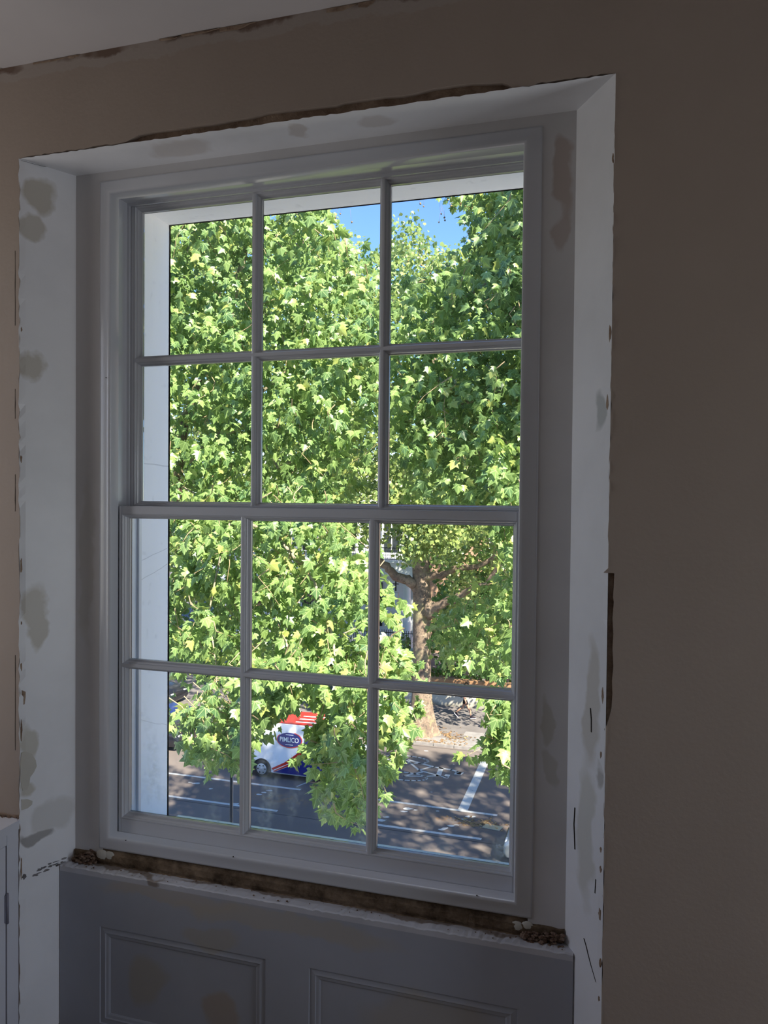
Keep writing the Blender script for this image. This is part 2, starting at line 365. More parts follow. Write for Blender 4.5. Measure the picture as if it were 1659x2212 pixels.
# plaster skin of the window wall, with the broken edges round the recess
topg = [(275, 305), (300, 291), (330, 284), (380, 278), (420, 272), (470, 266), (500, 259), (545, 252), (580, 242), (640, 236), (700, 229), (726, 227), (742, 221),
        (790, 214), (830, 208), (870, 206), (900, 200), (940, 190), (980, 184), (1020, 179), (1050, 179), (1085, 178), (1098, 182), (1110, 190)]
top_edge = [(AL, AT)] + [(x, z+.003) for x, z in ragged((AL+.03, AT+.001), (at(268, 305, 0).x, AT+.001), 22, .0022, 3)]
top_edge += [(at(a, b, 0).x, at(a, b, 0).z) for a, b in topg]
top_edge += [(x, z+.001) for x, z in ragged((at(1114, 188, 0).x, AT), (at(1155, 182, 0).x, AT), 5, .001, 5)]
top_edge += [(x, z+.004) for x, z in ragged((at(1160, 180, 0).x, AT), (AR-.02, AT), 14, .0022, 6)] + [(AR, AT)]
left_edge = ragged((AL, 0), (AL, AT), 90, .0022, 9)
rg = [(1305, 1575), (1311, 1566), (1316, 1550), (1321, 1530), (1323, 1500), (1322, 1470), (1325, 1440), (1323, 1400), (1325, 1370), (1323, 1335), (1326, 1300), (1324, 1290), (1326, 1268), (1327, 1238), (1304, 1237)]
rgw = [(at(a, b, 0).x, at(a, b, 0).z) for a, b in rg]
right_edge = ragged((AR, 0), (AR, rgw[0][1]-.01), 40, .0018, 11)+rgw+ragged((AR, rgw[-1][1]+.01), (AR, AT), 45, .0018, 12)
T = .013
w = MB()
w.prism([(XL, 0)]+left_edge+[(XL, AT)], 0, T)
w.prism([(XR, 0), (XR, AT)]+right_edge[::-1], 0, T)
w.prism([(XL, AT)]+top_edge+[(XR, AT), (XR, CZ), (XL, CZ)], 0, T)
wf = w.build('wall_front', 'wall', label='dark beige plaster wall around the window, plaster broken along the recess edges', cat='wall', kind='structure')
b = MB()
b.box(XL, AL-.001, T, .13, -.1, CZ); b.box(AR+.001, XR, T, .13, -.1, CZ); b.box(AL-.001, AR+.001, T, .13, AT+.001, CZ)
b.build('brickwork', 'brickback', wf, label='brown masonry exposed where the plaster is gone')
b = MB(); EL, ER, ET, EB = -1.388, -.12, 2.37, .44
b.box(-9, EL-.002, .131, .49, -9.5, 8.0); b.box(ER+.002, 9, .131, .49, -9.5, 8.0); b.box(EL, ER, .131, .49, ET+.002, 8.0); b.box(EL, ER, .131, .49, -9.5, EB-.03)
b.build('wall_core', 'brickback', wf)
b = MB()
b.box(EL-.002, EL, .262, .5, EB, ET); b.box(ER, ER+.002, .262, .5, EB, ET); b.box(EL, ER, .262, .5, ET, ET+.002)
b.box(-9, EL, .49, .5, -9.5, 8.0); b.box(ER, 9, .49, .5, -9.5, 8.0); b.box(EL, ER, .49, .5, ET, 8.0); b.box(EL, ER, .49, .5, -9.5, EB-.03)
b.build('outer_reveal', 'outrev', wf, label='white rendered outer reveal and front of the house')
# thin raised scar lines and paint skins on the plaster: hairline gap left of the recess
b = MB()
for z0, z1 in ((1.95, 2.15), (1.70, 1.78), (1.45, 1.55), (.80, 1.06)): b.prism(ragged((AL-.0135, z0), (AL-.0135, z1), 7, .0006, int(z0*99))+ragged((AL-.0125, z1), (AL-.0125, z0), 7, .0004, int(z1*99)), -.0006, .001)
b.build('hairline_crack', 'dark', wf)
b = MB(); b.box(XL, XR, YB, 0, CZ, CZ+.12)
b.build('ceiling', 'ceiling', label='shaded off-white ceiling meeting the wall at a cracked joint', cat='ceiling', kind='structure')
r_ = random.Random(31); b = MB(); x = XL
while x < XR:                                  # broken filler left in the joint
    L_ = r_.uniform(.03, .14); h = r_.uniform(.003, .011)
    if r_.random() < .75: b.prism(ragged((x, CZ-.001), (x, CZ-h), 2, .001, int(x*1000))+ragged((x+L_*.5, CZ-h*1.3), (x+L_, CZ-.002), 3, .002, int(x*777)), -.004*r_.random()-.001, .002)
    x += L_
b.build('ceiling_joint_filler', 'brickback', wf, label='broken brown filler along the ceiling joint', kind='stuff')
fl = empty('floor', (0, 0, 0), label='bare floorboards of the room', cat='floor', kind='structure')
for i in range(31):
    MB().box(XL+i*.15+.001, XL+(i+1)*.15-.001, YB, -.001, -.022, 0).build('floorboard', 'floorboard', fl)
MB().box(AL, AR, -.001, .09, -.022, 0).build('floorboard', 'floorboard', fl)
MB().box(XL, XR, YB, 0, -.2, -.03).build('subfloor', 'dark', fl)
M['white_wall'] = simple('white_room_paint', (.34, .33, .32), .9)
MB().box(XL, XR, YB-.15, YB, -.2, CZ+.12).build('wall_back', 'white_wall', label='plain white wall behind the viewer', cat='wall', kind='structure')
def side_wall(name, x0, x1, y0, y1, z0, z1, lb, wname, wlb):  # unseen side wall with a window added around its fill lamp
    b = MB(); b.box(x0, x1, YB-.15, y0, -.2, CZ+.12); b.box(x0, x1, y1, 0, -.2, CZ+.12); b.box(x0, x1, y0, y1, -.2, z0); b.box(x0, x1, y0, y1, z1, CZ+.12)
    b.build(name, 'white_wall', label=lb, cat='wall', kind='structure')
    cy, hw, H_ = (y0+y1)/2, (y1-y0)/2, z1-z0
    w2 = empty(wname, ((x0+x1)/2, cy, z0), label=wlb, cat='window', kind='structure'); b = MB()
    for a0, a1, c0, c1 in ((-hw, -hw+.05, 0, H_), (hw-.05, hw, 0, H_), (-hw, hw, 0, .05), (-hw, hw, H_-.05, H_), (-.02, .02, 0, H_)): b.box(-.03, .03, a0, a1, c0, c1)
    b.build('window_frame', 'gloss_white', w2)
    MB().box(-.004, .004, -hw+.05, hw-.05, .05, H_-.05).build('pane', 'glass', w2)
side_wall('wall_left', XL-.15, XL, -.95, -.12, .8, 2.35, 'white wall to the left with an added window for fill light, outside the picture', 'added_window_left', 'small window added for fill light in the left wall, outside the picture')
side_wall('wall_right', XR, XR+.15, -.85, -.12, .4, 1.95, 'white wall to the right with an added window for fill light, outside the picture', 'added_window_right', 'window added for fill light in the right wall, outside the picture')

# ------------------------------------------------------------------ recess linings (splayed)
CX0, CX1, CZT, CY = -1.457, -.094, 2.391, .13
b = MB(); le = ragged((AL, 0), (AL, AT), 110, .0016, 21)
def lining(edge_x, back_x, sd, zt):
    r1 = random.Random(sd); V = []; n = 110
    for i in range(n+1):
        z = zt*i/n; e = r1.uniform(-.0035, .002)
        V += [(edge_x, e, z), (edge_x+(back_x-edge_x)*.12, .013, z), (edge_x+(back_x-edge_x)*1.02, CY+.004, z)]
    F = []
    for i in range(n): F += [(i*3, i*3+1, i*3+4, i*3+3), (i*3+1, i*3+2, i*3+5, i*3+4)]
    return V, F
for nm, e, bk, sd, lb in (('trim_1', AL, CX0, 51, 'white painted left side of the window recess with chipped edge and beige filler patches'),
                          ('trim_2', AR, CX1, 52, 'white painted right side of the window recess beside the long brown plaster gouge')):
    V, F = lining(e, bk, sd, AT); b = MB(); b.add(V, F); o = b.build(nm, 'reveal', label=lb, cat='window recess', kind='structure')
r1 = random.Random(77); V = []; F = []; n = 110
for i in range(n+1):
    x0_ = AL+(AR-AL)*i/n; x1_ = CX0+(CX1-CX0)*i/n
    V += [(x0_, r1.uniform(-.003, .002), AT), (x0_+(x1_-x0_)*.12, .013, AT), (x1_, CY+.004, CZT)]
for i in range(n): F += [(i*3, i*3+1, i*3+4, i*3+3), (i*3+1, i*3+2, i*3+5, i*3+4)]
b = MB(); b.add(V, F); tr3 = b.build('trim_3', 'reveal', label='white painted soffit of the window recess under the long brown gouge', cat='window recess', kind='structure')
# chips, flaps of paint and cracks on the linings
def on_left(y, z, d=.0008): return (AL+(CX0-AL)*y/CY+d, y, z)
def on_right(y, z, d=.0008): return (AR+(CX1-AR)*y/CY-d, y, z)
def flat_patch(f, pts, mat, name, par, sd=1, **k):
    V = [f(y, z, .0006) for y, z in pts]+[f(y, z, .0022) for y, z in pts]; n = len(pts)
    return MB().add(V, [tuple(range(n)), tuple(range(2*n-1, n-1, -1))]+[(i, i+n, (i+1) % n+n, (i+1) % n) for i in range(n)]).build(name, mat, par, **k)
t1 = bpy.data.objects['trim_1']; t2 = bpy.data.objects['trim_2']
M['skin_paint'] = simple('old_paint_skin', (.60, .575, .51), .6, var=.08, vs=9)
def lp(px, py):                              # photo point -> (y, z) on the left lining
    v = ray(px, py); k = (CX0-AL)/CY; t_ = (AL-k*0-CAM.x+k*CAM.y)/(v.x-k*v.y); p = CAM+v*t_; return (p.y, p.z)
def rp(px, py):
    v = ray(px, py); k = (CX1-AR)/CY; t_ = (AR-CAM.x+k*CAM.y)/(v.x-k*v.y); p = CAM+v*t_; return (p.y, p.z)
flat_patch(on_left, [lp(*q) for q in ((45, 1626), (54, 1623), (68, 1629), (76, 1642), (78, 1655), (72, 1668), (64, 1679), (62, 1694), (57, 1706), (48, 1708), (44, 1690), (43, 1655))], 'skin_paint', 'peeled_patch', t1, label='peeled beige patch near the bottom of the edge')
flat_patch(on_left, [lp(*q) for q in ((45, 1727), (58, 1726), (69, 1730), (68, 1738), (58, 1746), (46, 1750))], 'skin_paint', 'peeled_patch', t1)
flat_patch(on_left, [lp(*q) for q in ((46, 1491), (54, 1494), (54, 1505), (52, 1521), (49, 1522), (50, 1506), (46, 1500))], 'brickback', 'chip', t1)
# grey scraped brush marks where the cill used to run, and the diagonal cracks on the right
M['scrape'] = simple('grey_scrape', (.30, .29, .30), .8, var=.6, vs=50)
def chip(f, c, ry, rz, sd, par, mat='brickback', name='chip'):
    q_ = random.Random(sd); flat_patch(f, [(c[0]+ry*q_.uniform(.5, 1.1)*math.cos(t), c[1]+rz*q_.uniform(.5, 1.1)*math.sin(t)) for t in [i*2*math.pi/11 for i in range(11)]], mat, name, par)
def crack(f, P, pts, wd, par):
    q = [P(*p) for p in pts]; up = [(y-wd*.5, z) for y, z in q]; dn = [(y+wd*.5, z+.0005) for y, z in q[::-1]]
    flat_patch(f, up+dn, 'dark', 'crack', par)
crack(on_right, rp, [(1263, 2028), (1268, 2045), (1272, 2062), (1278, 2085), (1284, 2105), (1289, 2122)], .0025, t2)
crack(on_right, rp, [(1277, 1530), (1279, 1555), (1279, 1582)], .0025, t2)
crack(on_right, rp, [(1289, 1900), (1288, 1915), (1287, 1930)], .0025, t2)
crack(on_right, rp, [(1243, 1745), (1241, 1780), (1243, 1835)], .0012, t2)
for i, (px, y0_, y1_) in enumerate(((1300, 1828, 1842), (1299, 1870, 1885), (1297, 1960, 1990), (1298, 2070, 2090), (1326, 330, 352), (1320, 700, 740), (1314, 850, 890), (1304, 1480, 1520), (1300, 1620, 1640), (1296, 2150, 2165))):
    A, C = rp(px, y0_), rp(px, y1_); chip(on_right, (A[0], (A[1]+C[1])/2), .0035, (A[1]-C[1])/2, i, t2)
for i, (y0_, y1_) in enumerate(((1202, 1245), (1430, 1452), (705, 718), (1850, 1900), (980, 1000), (1340, 1350), (1555, 1600))):
    A, C = lp(46, y0_), lp(46, y1_); chip(on_left, (A[0]-.001, (A[1]+C[1])/2), .0022, (A[1]-C[1])/2, i+40, t1)
r1 = random.Random(5)
for i in range(22):
    px, py = 74+i*3.1+r1.uniform(-3, 3), 1889-i*1.45+r1.uniform(-8, 4); c = lp(px, py)
    chip(on_left, c, r1.uniform(.004, .009), r1.uniform(.001, .0035), i+90, t1, 'scrape', 'scrape')
c = lp(51, 1893); chip(on_left, c, .006, .009, 7, t1, 'scrape', 'scrape')
crack(on_left, lp, [(45, 347), (70, 354), (98, 361)], .0015, t1)

# ================================================================== THE WINDOW
win = empty('window_1', (0, 0, 0), label='tall white twelve pane sliding sash window with trees behind it', cat='window', kind='structure')
BX0, BX1, BZ0, BZ1 = -1.377, -.170, .500, 2.365
b = MB()
b.box(CX0-.01, BX0+.01, CY, CY+.03, .44, CZT+.01); b.box(BX1-.01, CX1+.01, CY, CY+.03, .44, CZT+.01)
b.box(BX0+.01, BX1-.01, CY, CY+.03, BZ1-.01, CZT+.01)
b.build('casing', 'casing', win, label='flat grey-white boards around the sashes')
b = MB()                                      # staff bead with a rounded nose
N = .038
prof = [(0, CY+.004), (0, CY-.003), (.004, CY-.004)]+[(.006+.030*(1-math.cos(a)), CY-.004-.013*math.sin(a)) for a in [i*math.pi/2/5 for i in range(1, 6)]]
prof = [(0, CY+.004), (0, CY-.002), (.005, CY-.003), (.016, CY-.006), (.026, CY-.011), (.033, CY-.0145), (.038, CY-.0155), (.041, CY-.0135), (.042, CY-.008), (.042, .154)]
b.rect_frame(BX0, BX1, BZ0, BZ1, prof, True)
b.build('staff_bead', 'gloss_white', win, label='rounded moulding framing both sashes')
b = MB(); NI = .042
X0, X1, Z0, Z1 = BX0+NI, BX1-NI, BZ0+NI-.006, BZ1-NI     # sight lines inside the bead
b.rect_frame(X0-.001, X1+.001, Z0-.002, Z1+.001, [(0, .150), (-.003, .152), (-.003, .197), (.005, .197), (.005, .203), (-.003, .203), (-.003, .25), (.004, .25), (.004, .262)])
b.build('pulley_stile', 'gloss_white', win)
b = MB(); b.box(EL-.02, ER+.02, .155, .27, .38, Z0-.003); b.add([(EL, .27, .44), (ER, .27, .44), (ER, .56, .42), (EL, .56, .42), (EL, .27, .36), (ER, .27, .36), (ER, .56, .37), (EL, .56, .37)], [(0, 1, 2, 3), (4, 7, 6, 5), (0, 4, 5, 1), (2, 6, 7, 3), (0, 3, 7, 4), (1, 5, 6, 2)])
b.build('window_sill', 'gloss_white', win, label='outer sill under the sashes')
b = MB()
for (x, z, yy) in ((-1.345, 1.82, .115), (-1.3375, 1.36, .13), (-1.3375, 1.30, .135), (-1.3375, .95, .13), (-.95, .542, .118), (-.30, .542, .118), (-1.28, .540, .118)): b.lathe([(.0016, -.0005), (.0016, .0012)], (x, yy-.003, z), 'x' if z > .6 else 'y', 6)
b.build('nail_hole', 'dark', win, kind='stuff')
STK = [(0, 0), (.0022, .0006), (.0034, .0035), (.0036, .0075), (.0060, .0085), (.0078, .0110), (.0092, .0165), (.0094, .0200), (.0118, .0208), (.0120, .0290)]
def sash(name, y0, th, xs, zs, x0, x1, z0, z1, label):
    fr = MB()
    px0, px1, pz0, pz1 = xs[0][0], xs[-1][1], zs[0][0], zs[-1][1]
    fr.box(x0, px0, y0, y0+th, z0, z1); fr.box(px1, x1, y0, y0+th, z0, z1); fr.box(px0, px1, y0, y0+th, z0, pz0); fr.box(px0, px1, y0, y0+th, pz1, z1)
    s_ = fr.build(name, 'gloss_white', win, bevel=.0012, label=label)
    def gb(a0, a1, c0, c1): return MB().box(a0, a1, y0, y0+th, c0, c1)
    for i in range(2): gb(xs[i][1], xs[i+1][0], pz0, pz1).build('glazing_bar', 'gloss_white', s_)
    for i in range(3): gb(xs[i][0], xs[i][1], zs[0][1], zs[1][0]).build('glazing_bar', 'gloss_white', s_)
    for xa, xb in xs:
        for za, zb in zs:
            m = MB(); m.rect_frame(xa, xb, za, zb, [(i, y0+d) for i, d in STK], False); m.build('pane_moulding', 'gloss_white', s_)
            g = .011; MB().box(xa+g, xb-g, y0+.0285, y0+.0325, za+g, zb-g).build('pane', 'glass', s_)
            m = MB(); m.rect_frame(xa, xb, za, zb, [(.0, y0+th), (.011, y0+.033), (.0115, y0+.0325)]); m.build('putty', 'gloss_white', s_)
sash('lower_sash', .155, .040, [(-1.324, -.951), (-.946, -.589), (-.584, -.220)], [(.581, 1.0145), (1.0195, 1.4425)], X0+.002, X1-.002, Z0+.001, 1.466, 'inner bottom sash of six panes')
sash('upper_sash', .205, .040, [(-1.320, -.9475), (-.9425, -.5815), (-.5765, -.209)], [(1.468, 1.8800), (1.8850, 2.3200)], X0+.001, X1-.001, 1.43, Z1, 'outer top sash of six panes')
MB().box(X0+.01, X1-.01, .1955, .2045, 1.4365, 1.4600).build('draught_strip', 'casing', win)
# bare wood and rubble under the bead
r1 = random.Random(8); V = []; F = []; n = 90; prof = [(.150, .4985), (.134, .4965), (.131, .488), (.126, .484), (.125, .468), (.128, .458), (.124, .452)]
for i in range(n+1):
    x = CX0+(CX1-CX0)*i/n
    for j, (y, z) in enumerate(prof): V.append((x, y+r1.uniform(-.0018, .0018), z+r1.uniform(-.0012, .0012) if 0 < j < 6 else z))
k = len(prof)
for i in range(n): F += [(i*k+j, i*k+j+1, (i+1)*k+j+1, (i+1)*k+j) for j in range(k-1)]
MB().add(V, F).build('bare_subsill', 'oldwood', win, label='rough brown timber exposed under the bottom bead')
def blob(c, r, sd, sq=(1, 1, 1), n=7, m=5, amp=.25):
    q = random.Random(sd); V = []
    for i in range(m+1):
        ph = math.pi*i/m
        for j in range(n):
            a = 2*math.pi*j/n; rr = r*(1+q.uniform(-amp, amp)); V.append((c[0]+rr*sq[0]*math.sin(ph)*math.cos(a), c[1]+rr*sq[1]*math.sin(ph)*math.sin(a), c[2]+rr*sq[2]*math.cos(ph)))
    return V, [(i*n+j, i*n+(j+1) % n, (i+1)*n+(j+1) % n, (i+1)*n+j) for i in range(m) for j in range(n)]
for nm, (xa, xb), zb, cnt, sd in (('left', (CX0+.005, BX0-.008), .459, 150, 1), ('right', (BX1-.02, CX1-.003), .458, 150, 2)):
    b = MB(); q = random.Random(sd*13)
    for i in range(cnt):
        x = q.uniform(xa, xb); hh = .030*(1-abs((x-xa)/(xb-xa)-.7)) if nm == 'left' else .024*(.4+(x-xa)/(xb-xa)*.6)
        V, F = blob((x, q.uniform(.108, .135), zb+q.uniform(-.006, hh)), q.uniform(.002, .0062), i+sd*100, (1.3, 1, .7), 6, 4); b.add(V, F)
    b.build('rubble', 'rubble', win, label='brown rubble in the %s-hand corner under the casing' % nm if False else 'brown crumbled plaster in the corner under the casing', kind='stuff')
for x, z, rr, sd in ((-1.366, .480, .016, 1), (-1.342, .482, .013, 2), (-.205, .476, .013, 5), (-.18, .482, .011, 6)):
    V, F = blob((x, .128, z), rr, sd, (1.3, .3, 1), 18, 12, .05); MB().add(V, F, True).build('filler_lump', 'skin_paint', win)
b = MB(); q = random.Random(4)
for i in range(60):
    V, F = blob((q.uniform(CX0, CX1), q.uniform(.093, .122), .457), q.uniform(.0008, .003), i, (1, 1, .7), 5, 3); b.add(V, F)
b.build('grit', 'rubble', win, kind='stuff')

# ------------------------------------------------------------------ panelled apron under the window
ap = empty('trim_4', (0, 0, 0), label='grey-white panelled apron below the sill with a ragged light top ledge', cat='panelling', kind='structure')
PY = .09; PL, PR = -1.478, -.072
def apron_face():
    m = MB(); holes = [(-1.345, -.842), (-.722, -.196)]; zt, zb = .302, .03
    xs = [PL, holes[0][0], holes[0][1], holes[1][0], holes[1][1], PR]
    for a, c in ((PL, xs[1]), (xs[2], xs[3]), (xs[4], PR)): m.box(a, c, PY, PY+.03, 0, zt)
    for a, c in holes: m.box(a, c, PY, PY+.03, 0, zb)
    return m, holes, zt, zb
m, holes, zt, zb = apron_face()
m.box(PL, PR, PY, PY+.03, zt, .440)
q = random.Random(12); n = 160; V = []; F = []
for i in range(n+1):
    x = PL+(PR-PL)*i/n; e = q.uniform(-.0025, .0015) if q.random() < .5 else 0
    V += [(x, PY, .438), (x, PY-.0005, .452+e), (x, PY+.003, .4545+e), (x, PY+.02, .456+q.uniform(-.001, .002)), (x, PY+.045, .455)]
for i in range(n): F += [(i*5+j, i*5+j+1, (i+1)*5+j+1, (i+1)*5+j) for j in range(4)]
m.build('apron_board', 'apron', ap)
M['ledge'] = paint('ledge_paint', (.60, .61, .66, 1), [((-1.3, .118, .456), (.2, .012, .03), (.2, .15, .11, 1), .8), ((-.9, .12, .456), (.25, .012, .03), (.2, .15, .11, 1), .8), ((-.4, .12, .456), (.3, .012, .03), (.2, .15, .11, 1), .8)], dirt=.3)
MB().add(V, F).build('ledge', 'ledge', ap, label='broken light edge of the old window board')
for (a, c) in holes:
    m = MB(); m.rect_frame(a, c, zb, zt, [(0, PY), (.0010, PY+.003), (.003, PY+.003), (.012, PY+.002), (.0165, PY+.001), (.019, PY+.003), (.026, PY+.004), (.030, PY+.006), (.031, PY+.010)])
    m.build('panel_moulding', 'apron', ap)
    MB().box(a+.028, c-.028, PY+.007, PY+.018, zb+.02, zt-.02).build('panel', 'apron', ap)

# ------------------------------------------------------------------ low cupboard left of the recess
cb = empty('cupboard', (-1.9, -.3, 0), label='low white painted cupboard with chipped top against the wall left of the recess', cat='cupboard')
ox, oy = 1.9, .3
def cbx(x0, x1, y0, y1, z0, z1): return MB().box(x0+ox, x1+ox, y0+oy, y1+oy, z0, z1)
cbx(-2.33, -1.552, -1.2, -.002, 0.002, .590).build('carcass', 'cupboard', cb)
cbx(-1.552, -1.536, -.043, -.002, 0.002, .590).build('stile', 'cupboard', cb)
cbx(-1.552, -1.536, -1.2, -.044, .560, .590).build('rail', 'cupboard', cb)
q = random.Random(3); m = MB(); pf = [(-2.34, 0.0)]+[(-2.34+.84*i/60, -.002-(q.uniform(0, .006) if i > 30 else 0)) for i in range(57)]+[(-1.545, -.004), (-1.530, -.006), (-1.524, -.012), (-1.523, -1.21), (-2.34, -1.21)]
m.prism([(a+ox, b_+oy) for a, b_ in pf[1:]], .592, .616, 'z'); m.build('cupboard_top', 'cupboard', cb, bevel=.003)
dd = cbx(-1.552, -1.537, -.60, -.0465, .02, .5585); dr = dd.build('cupboard_door', 'cupboard', cb, bevel=.001)
hg = MB(); hg.box(-1.540+ox, -1.5335+ox, -.052+oy, -.040+oy, .353, .428); hg.tube([(-1.532+ox, -.046+oy, .350), (-1.532+ox, -.046+oy, .432)], .004, 8); hg.build('hinge', 'hinge', dr, bevel=.001)
MB().box(-1.5370+ox, -1.5345+ox, -.50+oy, -.068+oy, .548, .550).build('bead_line', 'cupboard', dr)
q = random.Random(9); m = MB()
for i in range(45):
    V, F = blob((q.uniform(-1.70, -1.528), -q.uniform(.003, .014), .617), q.uniform(.001, .0035), i, (1.5, 1, .7), 5, 3); m.add(V, F)
m.build('plaster_crumbs', 'rubble', None, label='plaster crumbs lying on the cupboard top against the wall', cat='rubble', kind='stuff')
m = MB(); q = random.Random(19); 
m.prism([(-2.3, .617)]+[(-2.3+.765*i/30, .622+q.uniform(-.002, .003)) for i in range(31)]+[(-1.536, .617)], -.0025, .004); m.build('plaster_break', 'brickback', wf)

# ================================================================== THE STREET
NPR = np.random.default_rng(5)
road = MB().box(-75, 45, 18.5, 31.15, GZ-.3, GZ).build('road', 'road', label='dark asphalt road with worn white lines seen below the window', cat='road', kind='structure')
MB().box(-75, 45, .5, 18.5, GZ-.3, GZ+.10).build('pavement_near', 'palestone', label='near pavement at the foot of the house, hidden below the window', cat='pavement', kind='structure')
pav = MB().box(-75, 45, 31.45, 37.4, GZ-.3, GZ+.11).build('pavement_far', 'pave', label='grey far pavement round the big tree trunk', cat='pavement', kind='structure')
me_k = None
for i in range(27):
    x = -24+i*.92
    if me_k is None: k0 = MB().box(0, .905, 0, .29, -.2, .125).build('kerb_stone', 'kerb', pav, bevel=.012); me_k = k0
    k = k0 if i == 0 else k0.copy()
    if i: COL.objects.link(k)
    k.location = (x, 31.15, GZ+NPR.uniform(-.006, .006))
f0 = None
for r in range(3):
    for i in range(22):
        x = -19+i*.84+(.4 if r % 2 else 0); y = 31.47+r*.62
        if abs(x+8.0) < 1.2 and r > 0: continue
        if f0 is None: f0 = MB().box(0, .825, 0, .605, -.05, .122).build('flagstone', 'flag', pav, bevel=.006); k = f0
        else: k = f0.copy(); COL.objects.link(k)
        k.location = (x, y, GZ+NPR.uniform(-.004, .006))
MB().box(-75, 45, 37.4, 95, GZ-.3, GZ+.10).build('forecourt_ground', 'pave', label='brown-grey ground behind the garden wall and parked cars', cat='ground', kind='structure')
# road markings: thin layers of paint
LZ = GZ+.004
def strip(name, a, c, wd, **k):
    a = Vector(a); c = Vector(c); d = (c-a).normalized(); p = Vector((-d.y, d.x))*wd/2
    return MB().prism([tuple(a-p), tuple(c-p), tuple(c+p), tuple(a+p)], GZ-.002, LZ, 'z').build(name, 'line', road, **k)
strip('painted_line', (-18.0, 24.66), (-11.04, 24.70), .13, label='long white edge line, far side of the middle strip')
strip('painted_line', (-8.1, 24.70), (-3.68, 24.66), .14)
strip('painted_line', (-19.0, 22.66), (-11.05, 22.66), .13)
strip('painted_line', (-8.0, 22.66), (-3.9, 22.66), .14)
strip('stop_line', (-4.97, 30.6), (-4.90, 24.75), .34, label='broad worn white bar across the lane')
strip('painted_line', (-10.95, 25.8), (-11.3, 24.95), .06)
m = MB()
def ring2(c, rx, ry, wd, a0=0, a1=2*math.pi, n=22):
    P = [(c[0]+rx*math.cos(a0+(a1-a0)*i/n), c[1]+ry*math.sin(a0+(a1-a0)*i/n)) for i in range(n+1)]
    poly2(P, wd)
def poly2(P, wd):
    for i in range(len(P)-1):
        a, c = Vector(P[i]), Vector(P[i+1]); d = (c-a).normalized(); p = Vector((-d.y, d.x))*wd/2; a = a-d*wd*.25; c = c+d*wd*.25
        m.add([(*(a-p), LZ), (*(c-p), LZ), (*(c+p), LZ), (*(a+p), LZ)], [(0, 1, 2, 3)])
g = lambda px, py: tuple(on_ground(px, py)[:2])
FW, RW = (-8.15, 29.15), (-7.75, 27.25)                 # two wheels, long in the travel direction
ring2(FW, .95, .42, .10); ring2(RW, .95, .42, .10)
poly2([FW, g(938, 1657), g(955, 1660), g(975, 1663), g(988, 1667), g(996, 1669)], .13)
poly2([g(996, 1669), g(992, 1672), g(985, 1671)], .22)
poly2([FW, g(905, 1664), g(945, 1675)], .10); poly2([g(905, 1664), g(930, 1657)], .10)
poly2([g(953, 1659), g(947, 1676)], .2); poly2([RW, g(920, 1677), g(945, 1676), g(966, 1679)], .10)
poly2([RW, g(912, 1668)], .10); poly2([g(967, 1674), g(963, 1680)], .2)
m.build('cycle_symbol', 'line', road, label='white painted bicycle symbol')
m = MB(); q = random.Random(6)
for px, py, l_ in ((880, 1747, 9), (872, 1753, 6), (897, 1750, 4), (835, 1765, 6), (825, 1772, 9), (1015, 1764, 9), (1003, 1770, 5), (975, 1784, 6), (962, 1789, 7), (954, 1792, 5), (985, 1782, 4), (410, 1690, 4), (424, 1692, 8), (455, 1704, 4), (570, 1712, 5), (560, 1716, 5), (583, 1708, 6), (945, 1752, 3), (920, 1622, 4), (510, 1736, 6), (980, 1651, 2), (932, 1711, 2)):
    c = on_ground(px, py); a = .028*l_; P = [(c.x+a*(.4+.6*q.random())*math.cos(t), c.y+a*.55*(.3+.7*q.random())*math.sin(t)+.15*a*math.cos(t)) for t in [i*2*math.pi/9 for i in range(9)]]
    m.prism(P, GZ-.002, LZ, 'z')
m.build('worn_paint', 'line', road, label='remnants of old white hatching', kind='stuff')
c = on_ground(1063, 1788); m = MB(); m.prism([(c.x-.33, c.y-.12), (c.x+.26, c.y-.2), (c.x+.36, c.y+.16), (c.x-.24, c.y+.2)], GZ, GZ+.02, 'z'); m.build('cover_plate', 'metal', road, bevel=.006, label='small silver cover plate')
# lamp column / post
ps = empty('street_post', (at(499, 1775, 18.1).x, 18.1, GZ+.1), label='slim black post standing at the near kerb', cat='post')
MB().tube([(0, 0, 0), (0, 0, .9), (0, 0, .95), (0, 0, 4.7)], [.062, .062, .040, .036], 12).build('pole', 'black', ps)
MB().tube([(.055, 0, 1.0), (.055, 0, 4.5)], .008, 6).build('cable', 'metal', ps)
MB().lathe([(.04, 4.68), (.06, 4.70), (.06, 4.75), (.03, 4.80), (.045, 4.84), (.0, 4.90)], (0, 0, 0), 'z', 12).build('finial', 'black', ps)

# ------------------------------------------------------------------ vehicles
def wheel(par, x, y, r_, side, name='wheel'):
    t = MB().lathe([(r_*.62, -.1), (r_*.93, -.11), (r_, -.075), (r_, .075), (r_*.93, .11), (r_*.62, .1)], (x, y, r_), 'y', 26).build(name, 'tyre', par)
    m = MB().lathe([(r_*.64, .07), (r_*.64, .10), (r_*.58, .112), (r_*.30, .100), (r_*.16, .12), (0.001, .122)] if side > 0 else [(r_*.64, -.07), (r_*.64, -.10), (r_*.58, -.112), (r_*.30, -.100), (r_*.16, -.12), (0.001, -.122)], (x, y, r_), 'y', 20)
    m.build('hubcap', 'hub', t)
    m = MB()
    for i in range(6):
        a = i*math.pi/3; cx, cz = x+r_*.45*math.cos(a), r_+r_*.45*math.sin(a); m.lathe([(.028, side*.106), (.028, side*.114)], (cx, y, cz), 'y', 8)
    m.build('hub_slot', 'tyre', t, kind='stuff')
